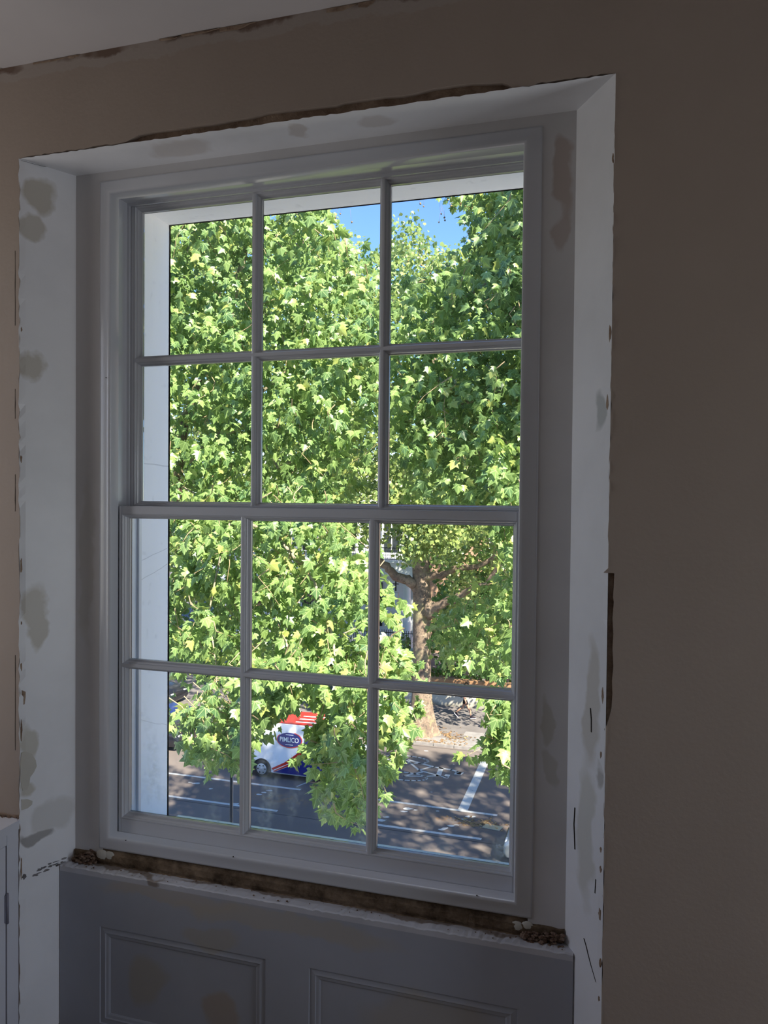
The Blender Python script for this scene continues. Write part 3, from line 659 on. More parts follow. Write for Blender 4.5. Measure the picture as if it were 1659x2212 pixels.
def car(label, loc, rz, paint_, L=4.3, Wd=1.75, H=1.45, plate=None, name='car'):
    c = empty(name, loc, rz, label=label, cat='car'); h = Wd/2     # forward = +x
    body = [(-L/2+.05, .28), (-L/2, .55), (-L/2+.04, .86), (-L/2+.35, .95), (L/2-1.25, .93), (L/2-.25, .80), (L/2-.03, .62), (L/2, .35), (L/2-.08, .22), (L/2-.55, .20), (-L/2+.5, .20)]
    V = []; n = len(body)
    secs = [(-h, .0, .10), (-h+.09, .0, 0), (-h+.0, 0, 0)]
    m = MB(); ys = [(-h+.10, .06), (-h, .0), (h, .0), (h-.10, .06)]
    rows = [(-h+.14, .07), (-h+.03, .02), (-h, .0), (h, .0), (h-.03, .02), (h-.14, .07)]
    rows = [(-h, .06), (-h+.02, .02), (-h+.1, 0), (h-.1, 0), (h-.02, .02), (h, .06)]
    for y, ins in rows: V += [(x*(1-ins*.6), y, z-(ins if z > .5 else -ins*.6)) for x, z in body]
    F = [tuple(range(n)), tuple(range(6*n-1, 5*n-1, -1))]+[(i*n+j, i*n+(j+1) % n, (i+1)*n+(j+1) % n, (i+1)*n+j) for i in range(5) for j in range(n)]
    m.add(V, F, True).build('body', paint_, c)
    cab = [(-L/2+.12, .90), (-L/2+.55, H-.03), (-L/2+1.1, H), (L/2-2.0, H-.01), (L/2-1.15, .90)]; V = []; n = len(cab)
    for y, k in ((-h+.06, 0), (-h+.26, 1), (h-.26, 1), (h-.06, 0)):
        V += [(x*(.97 if k else 1), y, z if (k or z < 1) else z-.0) for x, z in [(a, b_ if k else .90+(b_-.90)*.02) for a, b_ in cab]]
    F = [(0, 1, 2, 3, 4), (19, 18, 17, 16, 15)]+[(i*n+j, i*n+(j+1) % n, (i+1)*n+(j+1) % n, (i+1)*n+j) for i in range(3) for j in range(n)]
    m = MB(); m.add(V, F).build('cabin_glass', 'darkglass', c, bevel=.01)
    m = MB(); m.prism([(-L/2+.55, H-.04), (-L/2+1.1, H+.012), (L/2-2.0, H+.002), (L/2-1.9, H-.05), (L/2-2.05, H-.05), (-L/2+.65, H-.06)], -h+.25, h-.25); m.build('roof', paint_, c, bevel=.02)
    for s_ in (-1, 1):
        for xx in (-L/2+1.35, -.05): MB().tube([(xx-.02, s_*(h-.05), .90), (xx+.0, s_*(h-.25), H-.02)], .03, 6).build('pillar', paint_, c)
        for xx in (-L/2+.8, L/2-.85): wheel(c, xx, s_*(h-.10), .31, s_)
        MB().box(L/2-.22, L/2-.04, s_*(h-.42), s_*(h-.12), .56, .68).build('headlamp', 'lantern', c, bevel=.02)
        MB().box(L/2-1.62, L/2-1.48, s_*(h+.0), s_*(h+.17), .92, 1.03).build('mirror', paint_, c, bevel=.02)
    if plate:
        p = MB().box(L/2-.005, L/2+.015, -.26, .26, .36, .47).build('number_plate', 'plate', c, label='white number plate')
    MB().box(L/2-.06, L/2+.004, -.42, .42, .50, .60).build('grille', 'black', c)
    return c
p = on_ground(381, 1628); car('black car with a white front plate, cut off by the left edge of the view', (p.x-2.12, p.y+.95, GZ), 0, 'carblack', plate=1)
p = on_ground(392, 1580); car('dark blue car parked at the far kerb on the left', (p.x-2.2, 30.1, GZ), 0, 'carblue')
p = on_ground(385, 1528); car('dark car parked behind the blue one, left edge of the view', (p.x-2.15, 33.2, GZ+.11), 0, 'carblack', H=1.5)
p = on_ground(462, 1486); car('dark green car standing on the brown forecourt beyond the pavement', (p.x+1.4, p.y+.8, GZ+.1), 0, 'cargreen', L=4.4, H=1.65)
car('silver car just entering at the right edge, below the hanging leaves', (-.86, 22.0, GZ), R(180), 'carsilver', H=1.5)
MB().prism([(-75, 30.55), (-17.6, 30.55), (-17.6, 30.75), (-75, 30.75)], GZ-.002, LZ, 'z').build('sunlit_kerb_strip', 'litter', road)  # tan strip painted in for bright sun on the kerb
# the van
VX, VY = -14.22, 25.42
vn = empty('van', (VX, VY, GZ), label='white, red and navy van with a lettered blue oval on its side', cat='van')
VL, VW = 5.1, 1.9
prof = [(0, .35), (0, 1.0), (.06, 2.02), (.25, 2.17), (3.35, 2.17), (3.65, 2.08), (4.25, 1.25), (4.95, 1.02), (5.08, .80), (5.1, .40), (4.95, .24), (.15, .24)]
V = []; n = len(prof)
for y, ins in ((0, 1), (.04, .4), (.16, 0), (VW-.16, 0), (VW-.04, .4), (VW, 1)): V += [(x, y+(.0 if z < 1.1 else (.10 if y < 1 else -.10)*min(1, (z-1.1)/1.05)), z-(.05*ins if z > 1.5 else 0)) for x, z in prof]
m = MB().add(V, [tuple(range(n)), tuple(range(6*n-1, 5*n-1, -1))]+[(i*n+j, i*n+(j+1) % n, (i+1)*n+(j+1) % n, (i+1)*n+j) for i in range(5) for j in range(n)])
body = m.build('body', 'vanwhite', vn, bevel=.02)
def vs(pts, mat, name, off=.006, par=None, **k):             # thin panel following the near flank (y = 0 side)
    fy = lambda z: (.10*min(1, max(0, z-1.1)/.85))
    V = [(x, fy(z)-off, z) for x, z in pts]+[(x, fy(z)+.01, z) for x, z in pts]; n = len(pts)
    return MB().add(V, [tuple(range(n)), tuple(range(2*n-1, n-1, -1))]+[(i, i+n, (i+1) % n+n, (i+1) % n) for i in range(n)]).build(name, mat, par or body, **k)
vs([(1.75, .26), (5.0, .26), (5.08, .45), (5.05, .8), (4.9, 1.0), (4.3, 1.1), (3.3, 1.1), (2.55, .62)], 'vanblue', 'navy_panel', .010)
vs([(1.75, .27), (2.6, .66), (3.35, 1.12), (4.25, 1.14), (3.2, 1.55), (2.75, 1.15), (2.2, .68), (1.66, .40)][:0] or [(1.75, .27), (2.6, .66), (3.35, 1.12), (4.25, 1.14), (3.6, 1.42), (2.75, 1.10), (2.2, .68), (1.66, .40)], 'vanred', 'red_stripe', .006)
vs([(1.72, .335), (2.4, .67), (2.5, .70), (1.74, .31)], 'textwhite', 'white_stripe', .013)
vs([(3.0, 1.12), (4.2, 1.12), (3.35, 2.02), (3.0, 2.04)], 'vanblue', 'navy_panel', .008)
vs([(3.25, 1.22), (4.05, 1.24), (3.52, 1.92), (3.25, 1.94)], 'darkglass', 'cab_window', .014, vn)
m = MB().box(.12, 3.55, .12, VW-.12, 2.165, 2.18); m.build('roof_panel', 'vanred', vn, label='red roof with white bands')
for yy in (.35, .75, 1.15): MB().prism([(2.5, yy), (3.4, yy+.05), (3.4, yy+.16), (2.5, yy+.09)], 2.175, 2.186, 'z').build('white_band', 'textwhite', vn)
ovc = (2.38, 1.56)
ov = [(ovc[0]+.50*math.cos(t), ovc[1]+.27*math.sin(t)) for t in [i*2*math.pi/36 for i in range(36)]]
vs([(ovc[0]+.53*math.cos(t), ovc[1]+.30*math.sin(t)) for t in [i*2*math.pi/36 for i in range(36)]], 'vanred', 'oval_rim', .009)
vs(ov, 'vanblue', 'oval_badge', .014)
def text(s_, size, loc, mat, par, rot=(R(90), 0, 0), name='lettering', sx=1):
    cu = bpy.data.curves.new(name, 'FONT'); cu.body = s_; cu.size = size; cu.extrude = .002; cu.align_x = 'CENTER'; cu.align_y = 'CENTER'
    cu.materials.append(M[mat]); o = bpy.data.objects.new(name, cu); COL.objects.link(o); o.parent = par; o.location = loc; o.rotation_euler = rot; o.scale = (sx, 1, 1)
    cu.offset = .003; bpy.context.view_layer.update()
    me = bpy.data.meshes.new_from_object(o.evaluated_get(bpy.context.evaluated_depsgraph_get())); mo = bpy.data.objects.new(name, me); COL.objects.link(mo)
    mo.parent = par; mo.location = loc; mo.rotation_euler = rot; mo.scale = (sx, 1, 1); bpy.data.objects.remove(o); return mo
text('PIMLICO', .25, (ovc[0], .10*(ovc[1]-1.1)/1.05-.022, ovc[1]), 'textwhite', body, (R(90-5.4), 0, 0), sx=.84)
vs([(ovc[0]-.16, ovc[1]+.18), (ovc[0]+.16, ovc[1]+.18), (ovc[0]+.16, ovc[1]+.20), (ovc[0]-.16, ovc[1]+.20)], 'textwhite', 'rule', .017)
vs([(ovc[0]-.16, ovc[1]-.19), (ovc[0]+.16, ovc[1]-.19), (ovc[0]+.16, ovc[1]-.17), (ovc[0]-.16, ovc[1]-.17)], 'textwhite', 'rule', .017)
for yy, s_ in ((.08, -1), (VW-.08, 1)):
    for xx in (1.24, 4.2): wheel(vn, xx, yy, .335, s_)
m = MB()
for xx in (1.24, 4.2):
    m = MB(); P = [(xx+.40*math.cos(t), .335+.40*math.sin(t)) for t in [i*math.pi/14 for i in range(15)]]; P = P+[(xx-.40, .24), (xx+.40, .24)]
    m.add([(a, -.004, c_) for a, c_ in P]+[(a, .12, c_) for a, c_ in P], [tuple(range(17))]+[(i, i+17, (i+1) % 17+17, (i+1) % 17) for i in range(17)]); m.build('wheel_arch', 'black', vn)
MB().box(4.6, 5.12, .25, VW-.25, .35, .55).build('bumper', 'black', vn, bevel=.02)
MB().box(3.45, 3.62, -.18, -.02, 1.12, 1.34).build('mirror', 'black', vn, bevel=.02)
MB().box(1.7, 3.78, -.012, .03, .225, .255).build('sill_trim', 'metal', vn)

# ------------------------------------------------------------------ pedestrian
PX = on_ground(1004, 1556); FZ = GZ+.12
pe = empty('person', (PX.x, PX.y, FZ), R(8), label='person walking on the far pavement in pale top, black shorts and dark trainers', cat='person')
def skin(name, pts, edges, mat, par, sub=2, **k):
    me = bpy.data.meshes.new(name); me.from_pydata([p[0] for p in pts], edges, []); o = bpy.data.objects.new(name, me); COL.objects.link(o)
    md = o.modifiers.new('skin', 'SKIN'); md.use_smooth_shade = True
    for v, p in zip(me.skin_vertices[0].data, pts): v.radius = (p[1], p[1]) if not isinstance(p[1], tuple) else p[1]
    me.skin_vertices[0].data[0].use_root = True
    if sub: s_ = o.modifiers.new('sub', 'SUBSURF'); s_.levels = sub; s_.render_levels = sub
    me.materials.append(M[mat]); o.parent = par
    return tag(o, **k)
P = [((0, 0, .93), .115), ((.02, 0, 1.08), .10), ((.04, 0, 1.25), .115), ((.05, 0, 1.38), .10), ((.06, 0, 1.46), .052), ((.08, 0, 1.54), .085), ((.085, 0, 1.64), .085),   # 0-6 torso, head
     ((0, -.09, .88), .085), ((.20, -.09, .49), .058), ((.28, -.10, .30), .050), ((.30, -.10, .09), .034), ((.40, -.11, .045), .030),      # 7-11 front leg
     ((0, .09, .88), .085), ((-.10, .09, .50), .058), ((-.27, .09, .38), .050), ((-.46, .09, .20), .034), ((-.42, .09, .10), .028),         # 12-16 back leg, heel lifted
     ((.04, -.17, 1.37), .050), ((-.08, -.21, 1.12), .036), ((.03, -.22, .90), .026), ((.05, -.22, .83), .030),                       # 17-20 arm
     ((.04, .17, 1.37), .050), ((.08, .21, 1.10), .036), ((.28, .19, 1.02), .026), ((.35, .18, 1.01), .030)]                            # 21-24 arm
Ed = [(0, 1), (1, 2), (2, 3), (3, 4), (4, 5), (5, 6), (0, 7), (7, 8), (8, 9), (9, 10), (10, 11), (0, 12), (12, 13), (13, 14), (14, 15), (15, 16), (3, 17), (17, 18), (18, 19), (19, 20), (3, 21), (21, 22), (22, 23), (23, 24)]
for base, d in ((20, Vector((.02, 0, -1))), (24, Vector((1, -.1, -.2)))):
    bp_ = Vector(P[base][0]); s_ = Vector((1, 0, 0)) if base == 20 else Vector((0, 0, 1))
    for i, (o_, l_) in enumerate(((-.024, .075), (-.008, .088), (.008, .084), (.024, .066))):
        j = len(P); a = bp_+s_*o_+d*.045; P.append((tuple(a), .009)); P.append((tuple(a+d*l_*.6+Vector((0, 0, -.01))), .008)); Ed += [(base, j), (j, j+1)]
    j = len(P); P.append((tuple(bp_+s_*.045+d*.03), .010)); Ed.append((base, j))
skin('body', P, Ed, 'skin', pe, 1)
skin('top', [((.0, 0, .97), .135), ((.02, 0, 1.10), .12), ((.04, 0, 1.27), .135), ((.05, 0, 1.39), .11), ((.04, -.17, 1.37), .065), ((-.02, -.19, 1.25), .058), ((.04, .17, 1.37), .065), ((.06, .19, 1.25), .058)], [(0, 1), (1, 2), (2, 3), (3, 4), (4, 5), (3, 6), (6, 7)], 'shirt', pe)
skin('shorts', [((0, 0, .97), .13), ((0, 0, .90), .12), ((.03, -.09, .84), .10), ((.12, -.09, .66), .085), ((-.01, .09, .84), .10), ((-.06, .09, .66), .085)], [(0, 1), (1, 2), (2, 3), (1, 4), (4, 5)], 'shorts', pe)
for c_, a in (((.37, -.105, .04), -5), ((-.44, .09, .13), 48)):
    sh = MB(); V = []; pts = [(-.10, 0), (.17, 0), (.175, .035), (.08, .06), (0, .085), (-.06, .10), (-.10, .09)]; ca, sa = math.cos(R(a)), math.sin(R(a))
    pr_ = [(c_[0]+x*ca-0*sa+z*sa, c_[2]-x*sa+z*ca) for x, z in pts]; sh.prism(pr_, c_[1]-.042, c_[1]+.042); sh.build('shoe', 'shoe', pe, bevel=.012)
    pr_ = [(c_[0]+x*ca+z*sa, c_[2]-x*sa+z*ca) for x, z in [(-.11, -.028), (.18, -.028), (.185, .004), (-.11, .004)]]; MB().prism(pr_, c_[1]-.046, c_[1]+.046).build('shoe_sole', 'sole', pe, bevel=.006)
MB().box(-.26, -.09, -.14, .14, 1.02, 1.44).build('backpack', 'bag', pe, bevel=.04)
for s_ in (-1, 1): MB().tube([(-.09, s_*.09, 1.42), (.04, s_*.11, 1.50), (.16, s_*.11, 1.38), (.12, s_*.12, 1.18), (-.08, s_*.12, 1.10)], .016, 6).build('backpack_strap', 'bag', pe)
V, F = blob((.055, 0, 1.63), .118, 3, (1.0, .88, 1.05), 12, 9); hr = MB().add(V, F, True); hr.tube([(-.04, 0, 1.60), (-.09, 0, 1.5), (-.10, 0, 1.38)], [.05, .045, .02], 8); hr.build('hair', 'hair', pe)
MB().tube([(.165, 0, 1.60), (.20, 0, 1.585), (.165, 0, 1.57)], [.008, .014, .01], 6).build('nose', 'skin', pe)

# ------------------------------------------------------------------ garden wall, house
gw = empty('garden_wall', (0, 37.4, GZ+.1), label='cream rendered garden wall with dirty foot and timber coping across the street', cat='wall')
MB().box(-12.6, 25, 0, .3, 0, 1.22).build('render', 'gwall', gw)
for i in range(14): MB().box(-12.7+i*2.7, -12.7+(i+1)*2.7-.02, -.06, .36, 1.22, 1.40).build('coping', 'timber', gw, bevel=.02)
HY = 48
hs = empty('townhouse', (0, HY, GZ), label='white stuccoed house with columned porch behind the big tree', cat='house')
def hb(x0, x1, y0, y1, z0, z1, name, mat, par=hs, bevel=0, **k): return MB().box(x0, x1, y0-HY, y1-HY, z0-GZ, z1-GZ).build(name, mat, par, bevel=bevel, **k)
fr = hb(-30, -12.9, 52.0, 58, GZ, 4.5, 'facade', 'stucco')
hb(-17.6, -12.5, 48.0, 52.0, -3.95, -2.85, 'porch_entablature', 'stucco', bevel=.03)
hb(-17.8, -12.3, 47.8, 52.0, -2.98, -2.82, 'porch_cornice', 'stucco', bevel=.03)
for x in (-13.3, -16.9):
    m = MB(); m.lathe([(.36, 0), (.36, .25), (.30, .30), (.285, .4), (.27, 2.0), (.24, 3.8), (.30, 3.85), (.34, 3.95), (.34, 4.1)], (x, .45, 1.45), 'z', 24); m.box(x-.38, x+.38, .07, .83, 0, 1.45)
    m.build('column', 'stucco', hs)
hb(-17.0, -16.1, 51.9, 52.05, -8.0, -4.8, 'front_door', 'black'); 
for x0 in (-22.4, -19.4, -16.0, -14.2, -27):
    for z0, z1 in ((-2.6, .4), (1.6, 3.6)):
        f_ = hb(x0, x0+1.2, 51.9, 52.05, z0, z1, 'window', 'darkglass')
        for a, c_, e, g_ in ((x0-.12, x0, z0, z1), (x0+1.2, x0+1.32, z0, z1), (x0-.12, x0+1.32, z1, z1+.14), (x0+.57, x0+.63, z0, z1), (x0, x0+1.2, (z0+z1)/2-.03, (z0+z1)/2+.03), (x0-.2, x0+1.4, z0-.1, z0)):
            hb(a, c_, 51.82, 52.0, e, g_, 'window_frame', 'stucco', f_)
for x0 in (-27, -22.4, -19.9): hb(x0, x0+1.3, 51.9, 52.05, -7.6, -4.8, 'window', 'darkglass')
m = MB()
for i in range(36): m.box(-17.7+i*.145, -17.675+i*.145, -.15, -.125, 6.68, 7.5)
m.box(-17.8, -12.4, -.17, -.11, 7.5, 7.56); m.box(-17.8, -12.4, -.16, -.12, 6.75, 6.79); m.build('balcony_railing', 'black', hs)
m = MB(); lx, lz = at(855, 1262, 48.6).x, GZ
m.tube([(lx, .6, 5.45), (lx, .6, 4.55)], .05, 6); m.box(lx-.2, lx+.2, .57, .63, 5.0, 5.06); m.build('lantern_chain', 'black', hs)
m = MB(); m.prism([(lx-.14, 3.6), (lx+.14, 3.6), (lx+.2, 4.45), (lx-.2, 4.45)], .42, .78); m.build('lantern', 'lantern', hs, label='pale lantern hanging in the porch')
m = MB(); m.box(-21, -11.5, -2.2, -1.95, 0, 1.25); m.build('front_wall', 'stucco', hs)
m = MB()
for i in range(62): m.box(-20.9+i*.15, -20.87+i*.15, -2.1, -2.07, 1.25, 2.35)
m.box(-21, -11.5, -2.11, -2.05, 2.15, 2.19); m.build('front_railing', 'black', hs)
nb = empty('brick_house', (0, 50.5, GZ), label='orange-brown brick house behind the leaves to the right of the porch', cat='house')
MB().box(-12.2, 20, 0, 7, 0, 16.5).build('facade', 'brick', nb)
for x0 in (-11.5, -8, -4.5, -1, 3, 7):
    for z0 in (1.6, 6.4, 10.6):
        f_ = MB().box(x0, x0+1.2, -.1, .05, z0, z0+2.2).build('window', 'darkglass', nb)
        for a, c_, e, g_ in ((x0-.1, x0, z0, z0+2.2), (x0+1.2, x0+1.3, z0, z0+2.2), (x0-.1, x0+1.3, z0+2.2, z0+2.3), (x0, x0+1.2, z0+1.07, z0+1.13)): MB().box(a, c_, -.16, .0, e, g_).build('window_frame', 'stucco', f_)

# ================================================================== THE TREES
LEAF = [(0, 0), (.13, -.07), (.36, -.09), (.53, .10), (.34, .21), (.60, .56), (.29, .50), (.18, .73), (0, 1.0)]
def leaf_geo():
    pts = LEAF+[(-x, y) for x, y in LEAF[-2:0:-1]]; pts.append((0, .26))
    v = np.array([(x, y, -.22*abs(x)-.10*max(0, y-.4)**1.0+(.05 if abs(x) < .2 else 0)) for x, y in pts]); n = len(pts)-1
    f = np.array([(n, i, (i+1) % n) for i in range(n)]); return v, f
def far_geo():
    v = np.array([(0, 0, 0), (.42, .02, -.08), (.5, .5, -.12), (.12, .66, 0), (0, 1, -.05), (-.12, .66, 0), (-.5, .5, -.12), (-.42, .02, -.08)])
    return v, np.array([(0, 1, 2), (0, 2, 3), (0, 3, 5), (3, 4, 5), (0, 5, 6), (0, 6, 7)])
LV, LF = leaf_geo(); FV, FF = far_geo()
def frames(tip, nrm):
    tip = tip/np.linalg.norm(tip, axis=1, keepdims=True); nrm = nrm-tip*(nrm*tip).sum(1, keepdims=True); nrm /= np.linalg.norm(nrm, axis=1, keepdims=True)+1e-9
    return np.cross(tip, nrm), tip, nrm
def leaf_mesh(name, pos, tip, nrm, size, tint, mat, parent, geo=(LV, LF), **k):
    v, f = geo; n = len(pos); X, Y, Z = frames(tip, nrm)
    W_ = pos[:, None, :]+size[:, None, None]*(v[None, :, 0:1]*X[:, None]+v[None, :, 1:2]*Y[:, None]+v[None, :, 2:3]*Z[:, None])
    nv, nf = len(v), len(f); me = bpy.data.meshes.new(name); me.vertices.add(n*nv); me.vertices.foreach_set('co', W_.astype(np.float32).ravel())
    fi = (f[None]+np.arange(n)[:, None, None]*nv).astype(np.int32).ravel(); me.loops.add(len(fi)); me.loops.foreach_set('vertex_index', fi)
    me.polygons.add(n*nf); me.polygons.foreach_set('loop_start', np.arange(0, n*nf*3, 3, dtype=np.int32))
    a = me.attributes.new('tint', 'FLOAT', 'POINT'); a.data.foreach_set('value', np.repeat(tint, nv).astype(np.float32))
    a = me.attributes.new('luv', 'FLOAT_VECTOR', 'POINT'); a.data.foreach_set('vector', np.tile(v, (n, 1)).astype(np.float32).ravel())
    me.polygons.foreach_set('use_smooth', np.ones(n*nf, dtype=bool))
    me.update(); me.validate(); me.materials.append(M[mat]); o = bpy.data.objects.new(name, me); COL.objects.link(o)
    if parent: o.parent = parent
    return tag(o, **k)
def inside(poly, x, y):
    r = np.zeros(len(x), bool); n = len(poly)
    for i in range(n):
        (x0, y0), (x1, y1) = poly[i], poly[(i+1) % n]
        c_ = ((y0 > y) != (y1 > y)) & (x < (x1-x0)*(y-y0)/((y1-y0) or 1e-9)+x0); r ^= c_
    return r
CM = np.array(CAM); RA = np.array([RT, DN, _f])
def sample(poly, n, ya, yb):
    """n points spread through the crown volume seen inside a photo outline, between two depths"""
    P = np.array(poly, float); lo, hi = P.min(0), P.max(0); out = np.zeros((0, 2))
    while len(out) < n:
        q = NPR.uniform(lo, hi, (n*3, 2)); out = np.vstack([out, q[inside(poly, q[:, 0], q[:, 1])]])
    q = out[:n]; v = RA[0]*((q[:, 0:1]-829.5)/FOC)+RA[1]*((q[:, 1:2]-1106)/FOC)+RA[2]
    Y = NPR.uniform(ya, yb, (n, 1)); return CM+v*((Y-CM[1])/v[:, 1:2])
def project(p):
    d = (p-CM)@RA.T; return 829.5+FOC*d[:, 0]/d[:, 2], 1106+FOC*d[:, 1]/d[:, 2], d[:, 2]
def sprays(cent, per, spread, size, up=.7, front=.55, droop=1.0, yel=.08):
    n = len(cent)*per; c_ = np.repeat(cent, per, 0); t = NPR.uniform(0, 1, (n, 1))
    ax = NPR.normal(0, 1, (len(cent), 3)); ax[:, 2] = -abs(ax[:, 2])*.9*droop-.3; ax /= np.linalg.norm(ax, axis=1, keepdims=True); axr = np.repeat(ax, per, 0)
    off = NPR.normal(0, 1, (n, 3)); off /= np.linalg.norm(off, axis=1, keepdims=True)
    pos = c_+axr*(t-.5)*spread*2+off*spread*.28
    tip = off*.8+axr*.5+np.array([0, 0, -.75*droop])+NPR.normal(0, .25, (n, 3))
    nrm = NPR.normal(0, .8, (n, 3))+np.array([0.15, -front, up])
    sz = size*NPR.uniform(.55, 1.15, n); tint = np.clip(np.repeat(NPR.uniform(.15, .8, len(cent)), per)+NPR.normal(0, .2, n), 0, .84)
    tint[NPR.random(n) < yel] = NPR.uniform(.88, 1, (NPR.random(n) < 0).sum()) if False else .95
    return pos, tip, nrm, sz, tint, ax
def twigs(mb_, cent, ax, ln, r_, n):
    idx = NPR.permutation(len(cent))[:n]
    for i in idx:
        a = Vector(cent[i])-Vector(ax[i])*ln; c_ = Vector(cent[i])+Vector(ax[i])*ln*.9; mid = (a+c_)/2+Vector(NPR.normal(0, ln*.12, 3)); a2 = a+Vector((NPR.normal(0, .25), NPR.normal(0, .25), .25))*ln*1.5
        mb_.tube([a2, a, mid, c_], [r_*1.5, r_*1.2, r_*.8, r_*.4], 4, True, False)
def cat(L): return [np.concatenate([x[i] for x in L]) for i in range(5)]
variants = {}
def single_leaves(parent, A, k, name='leaf'):
    """the k leaves that show largest become objects of their own; the others stay one mass"""
    pos, tip, nrm, sz, tint = A; px, py, dz = project(pos)
    vis = (px > 372) & (px < 1128) & (py > 440) & (py < 1840)
    score = np.where(vis, sz/dz*(1+.3*NPR.random(len(sz))), 0); idx = np.argsort(-score)[:k]
    if not variants:
        for t in (.1, .3, .5, .7, .8, .95):
            o = leaf_mesh('leaf', np.zeros((1, 3)), np.array([[0, 1., 0]]), np.array([[0, 0, 1.]]), np.ones(1), np.array([t]), 'leaf', None); variants[t] = o.data; bpy.data.objects.remove(o)
    X, Y, Z = frames(tip[idx], nrm[idx])
    for j, i in enumerate(idx):
        t = min(variants, key=lambda q_: abs(q_-tint[i])); o = bpy.data.objects.new(name, variants[t]); COL.objects.link(o); o.parent = parent
        s_ = sz[i]; m_ = Matrix.Identity(4)
        for c_, ax_ in enumerate((X[j], Y[j], Z[j])):
            for r_ in range(3): m_[r_][c_] = ax_[r_]*s_
        for r_ in range(3): m_[r_][3] = pos[i][r_]
        o.matrix_local = m_
    keep = np.ones(len(sz), bool); keep[idx] = False
    return [q_[keep] for q_ in A]
def limb(par, pts, r0, r1, mat='branch', name='branch', n=9):
    P_ = [at(*q_) for q_ in pts]; Q = []
    for i in range(len(P_)-1):
        for k in range(4): Q.append(P_[i].lerp(P_[i+1], k/4)+Vector(NPR.normal(0, r0*.12, 3)))
    Q.append(P_[-1]); kk = len(Q)-1
    return MB().tube(Q, [r0+(r1-r0)*i/kk for i in range(kk+1)], n).build(name, mat, par)
# --- left tree: stands on the near pavement just left of the view, its crown fills the left panes
lt = empty('plane_tree', (0, 0, 0), label='plane tree whose bright leafy branches fill the left panes and hang before the van', cat='tree')
tx = at(250, 1100, 13).x
MB().tube([(tx-.1, 13, GZ+.1), (tx-.05, 13, GZ+.6), (tx, 13, -4), (tx+.15, 12.9, 0), (tx+.3, 12.8, 3.5), (tx+.5, 12.6, 6)], [.75, .52, .42, .36, .24, .12], 16).build('trunk', 'bark', lt)
limb(lt, [(330, 1250, 11.6), (372, 1120, 11.6), (386, 990, 11.7), (400, 900, 11.8), (430, 820, 12)], .13, .06, 'bark')
limb(lt, [(374, 1118, 11.2), (415, 1160, 11), (440, 1200, 10.9), (470, 1262, 10.8)], .028, .012)
limb(lt, [(376, 1042, 11), (395, 1052, 10.8), (420, 1066, 10.7)], .022, .014)
limb(lt, [(455, 800, 12), (488, 730, 12), (505, 640, 12), (525, 560, 12.1), (545, 500, 12.2)], .075, .05)
limb(lt, [(470, 650, 12), (476, 590, 12), (482, 530, 12)], .05, .035)
limb(lt, [(424, 690, 11.5), (445, 700, 11.5), (462, 706, 11.5), (478, 720, 11.4), (486, 735, 11.4)], .02, .014)
limb(lt, [(398, 600, 11.5), (402, 560, 11.5), (408, 530, 11.5)], .02, .014)
limb(lt, [(400, 1000, 12), (470, 940, 12.2), (560, 910, 12.4), (640, 940, 12.4), (700, 1000, 12.4)], .07, .03)
limb(lt, [(545, 860, 12), (620, 800, 12.2), (680, 760, 12.4), (760, 700, 12.6)], .05, .02)
limb(lt, [(400, 1140, 10), (500, 1115, 9.6), (600, 1160, 9.2), (680, 1260, 8.9), (720, 1380, 8.6), (725, 1480, 8.3), (745, 1580, 8.1), (760, 1680, 8)], .035, .010)
limb(lt, [(500, 1115, 9.6), (470, 1230, 9.3), (450, 1330, 9.2), (470, 1450, 8.8), (460, 1560, 8.6)], .018, .008)
limb(lt, [(545, 900, 12.2), (600, 1010, 11.8), (660, 985, 11.6), (720, 960, 11.5)], .03, .012)
limb(lt, [(700, 1390, 9), (740, 1370, 9), (780, 1350, 9.1)], .012, .008)
limb(lt, [(690, 1555, 8.2), (700, 1520, 8.2), (712, 1495, 8.2)], .010, .008, 'twig')
L = []; tw = MB()
def add(poly, n, ya, yb, per=11, spread=.31, size=.165, tn=0, lst=L, t_=tw, **k):
    c_ = sample(poly, n, ya, yb); r = sprays(c_, per, spread, size, **k); lst.append(r[:5])
    if tn: twigs(t_, c_, r[5], spread, .0065, tn)
add([(100, 230), (700, 230), (700, 460), (765, 540), (815, 600), (835, 760), (800, 900), (760, 1090), (620, 1130), (300, 1130), (100, 900)], 2150, 9.5, 14.5, per=10, size=.165, tn=420)
add([(340, 1080), (740, 1080), (790, 1200), (790, 1330), (700, 1330), (640, 1420), (545, 1455), (340, 1440)], 330, 8.3, 11.5, tn=160)
add([(385, 1130), (520, 1130), (520, 1290), (400, 1260)], 20, 8.5, 10)
add([(380, 1440), (530, 1440), (530, 1640), (480, 1660), (430, 1665), (385, 1600), (400, 1510), (470, 1490), (470, 1455)], 42, 7.6, 9, tn=20)
add([(530, 1430), (680, 1430), (690, 1480), (612, 1512), (572, 1535), (552, 1600), (530, 1630)], 70, 7.4, 9, tn=20)
add([(700, 1450), (850, 1430), (862, 1500), (862, 1620), (838, 1670), (805, 1690), (780, 1770), (735, 1780), (700, 1750), (710, 1690), (680, 1650), (705, 1600), (712, 1540)], 88, 7.2, 9, tn=45, spread=.28)
add([(692, 1500), (720, 1500), (720, 1640), (690, 1650), (665, 1625), (672, 1590)], 12, 8, 9.2, spread=.22)
add([(570, 1500), (660, 1500), (650, 1528), (590, 1532)], 5, 8, 9, spread=.18, per=8)
for q_ in ((662, 1640), (636, 1645), (672, 1600)): add([(q_[0]-5, q_[1]-5), (q_[0]+5, q_[1]-5), (q_[0]+5, q_[1]+5), (q_[0]-5, q_[1]+5)], 1, 8.2, 8.6, spread=.10, per=5)
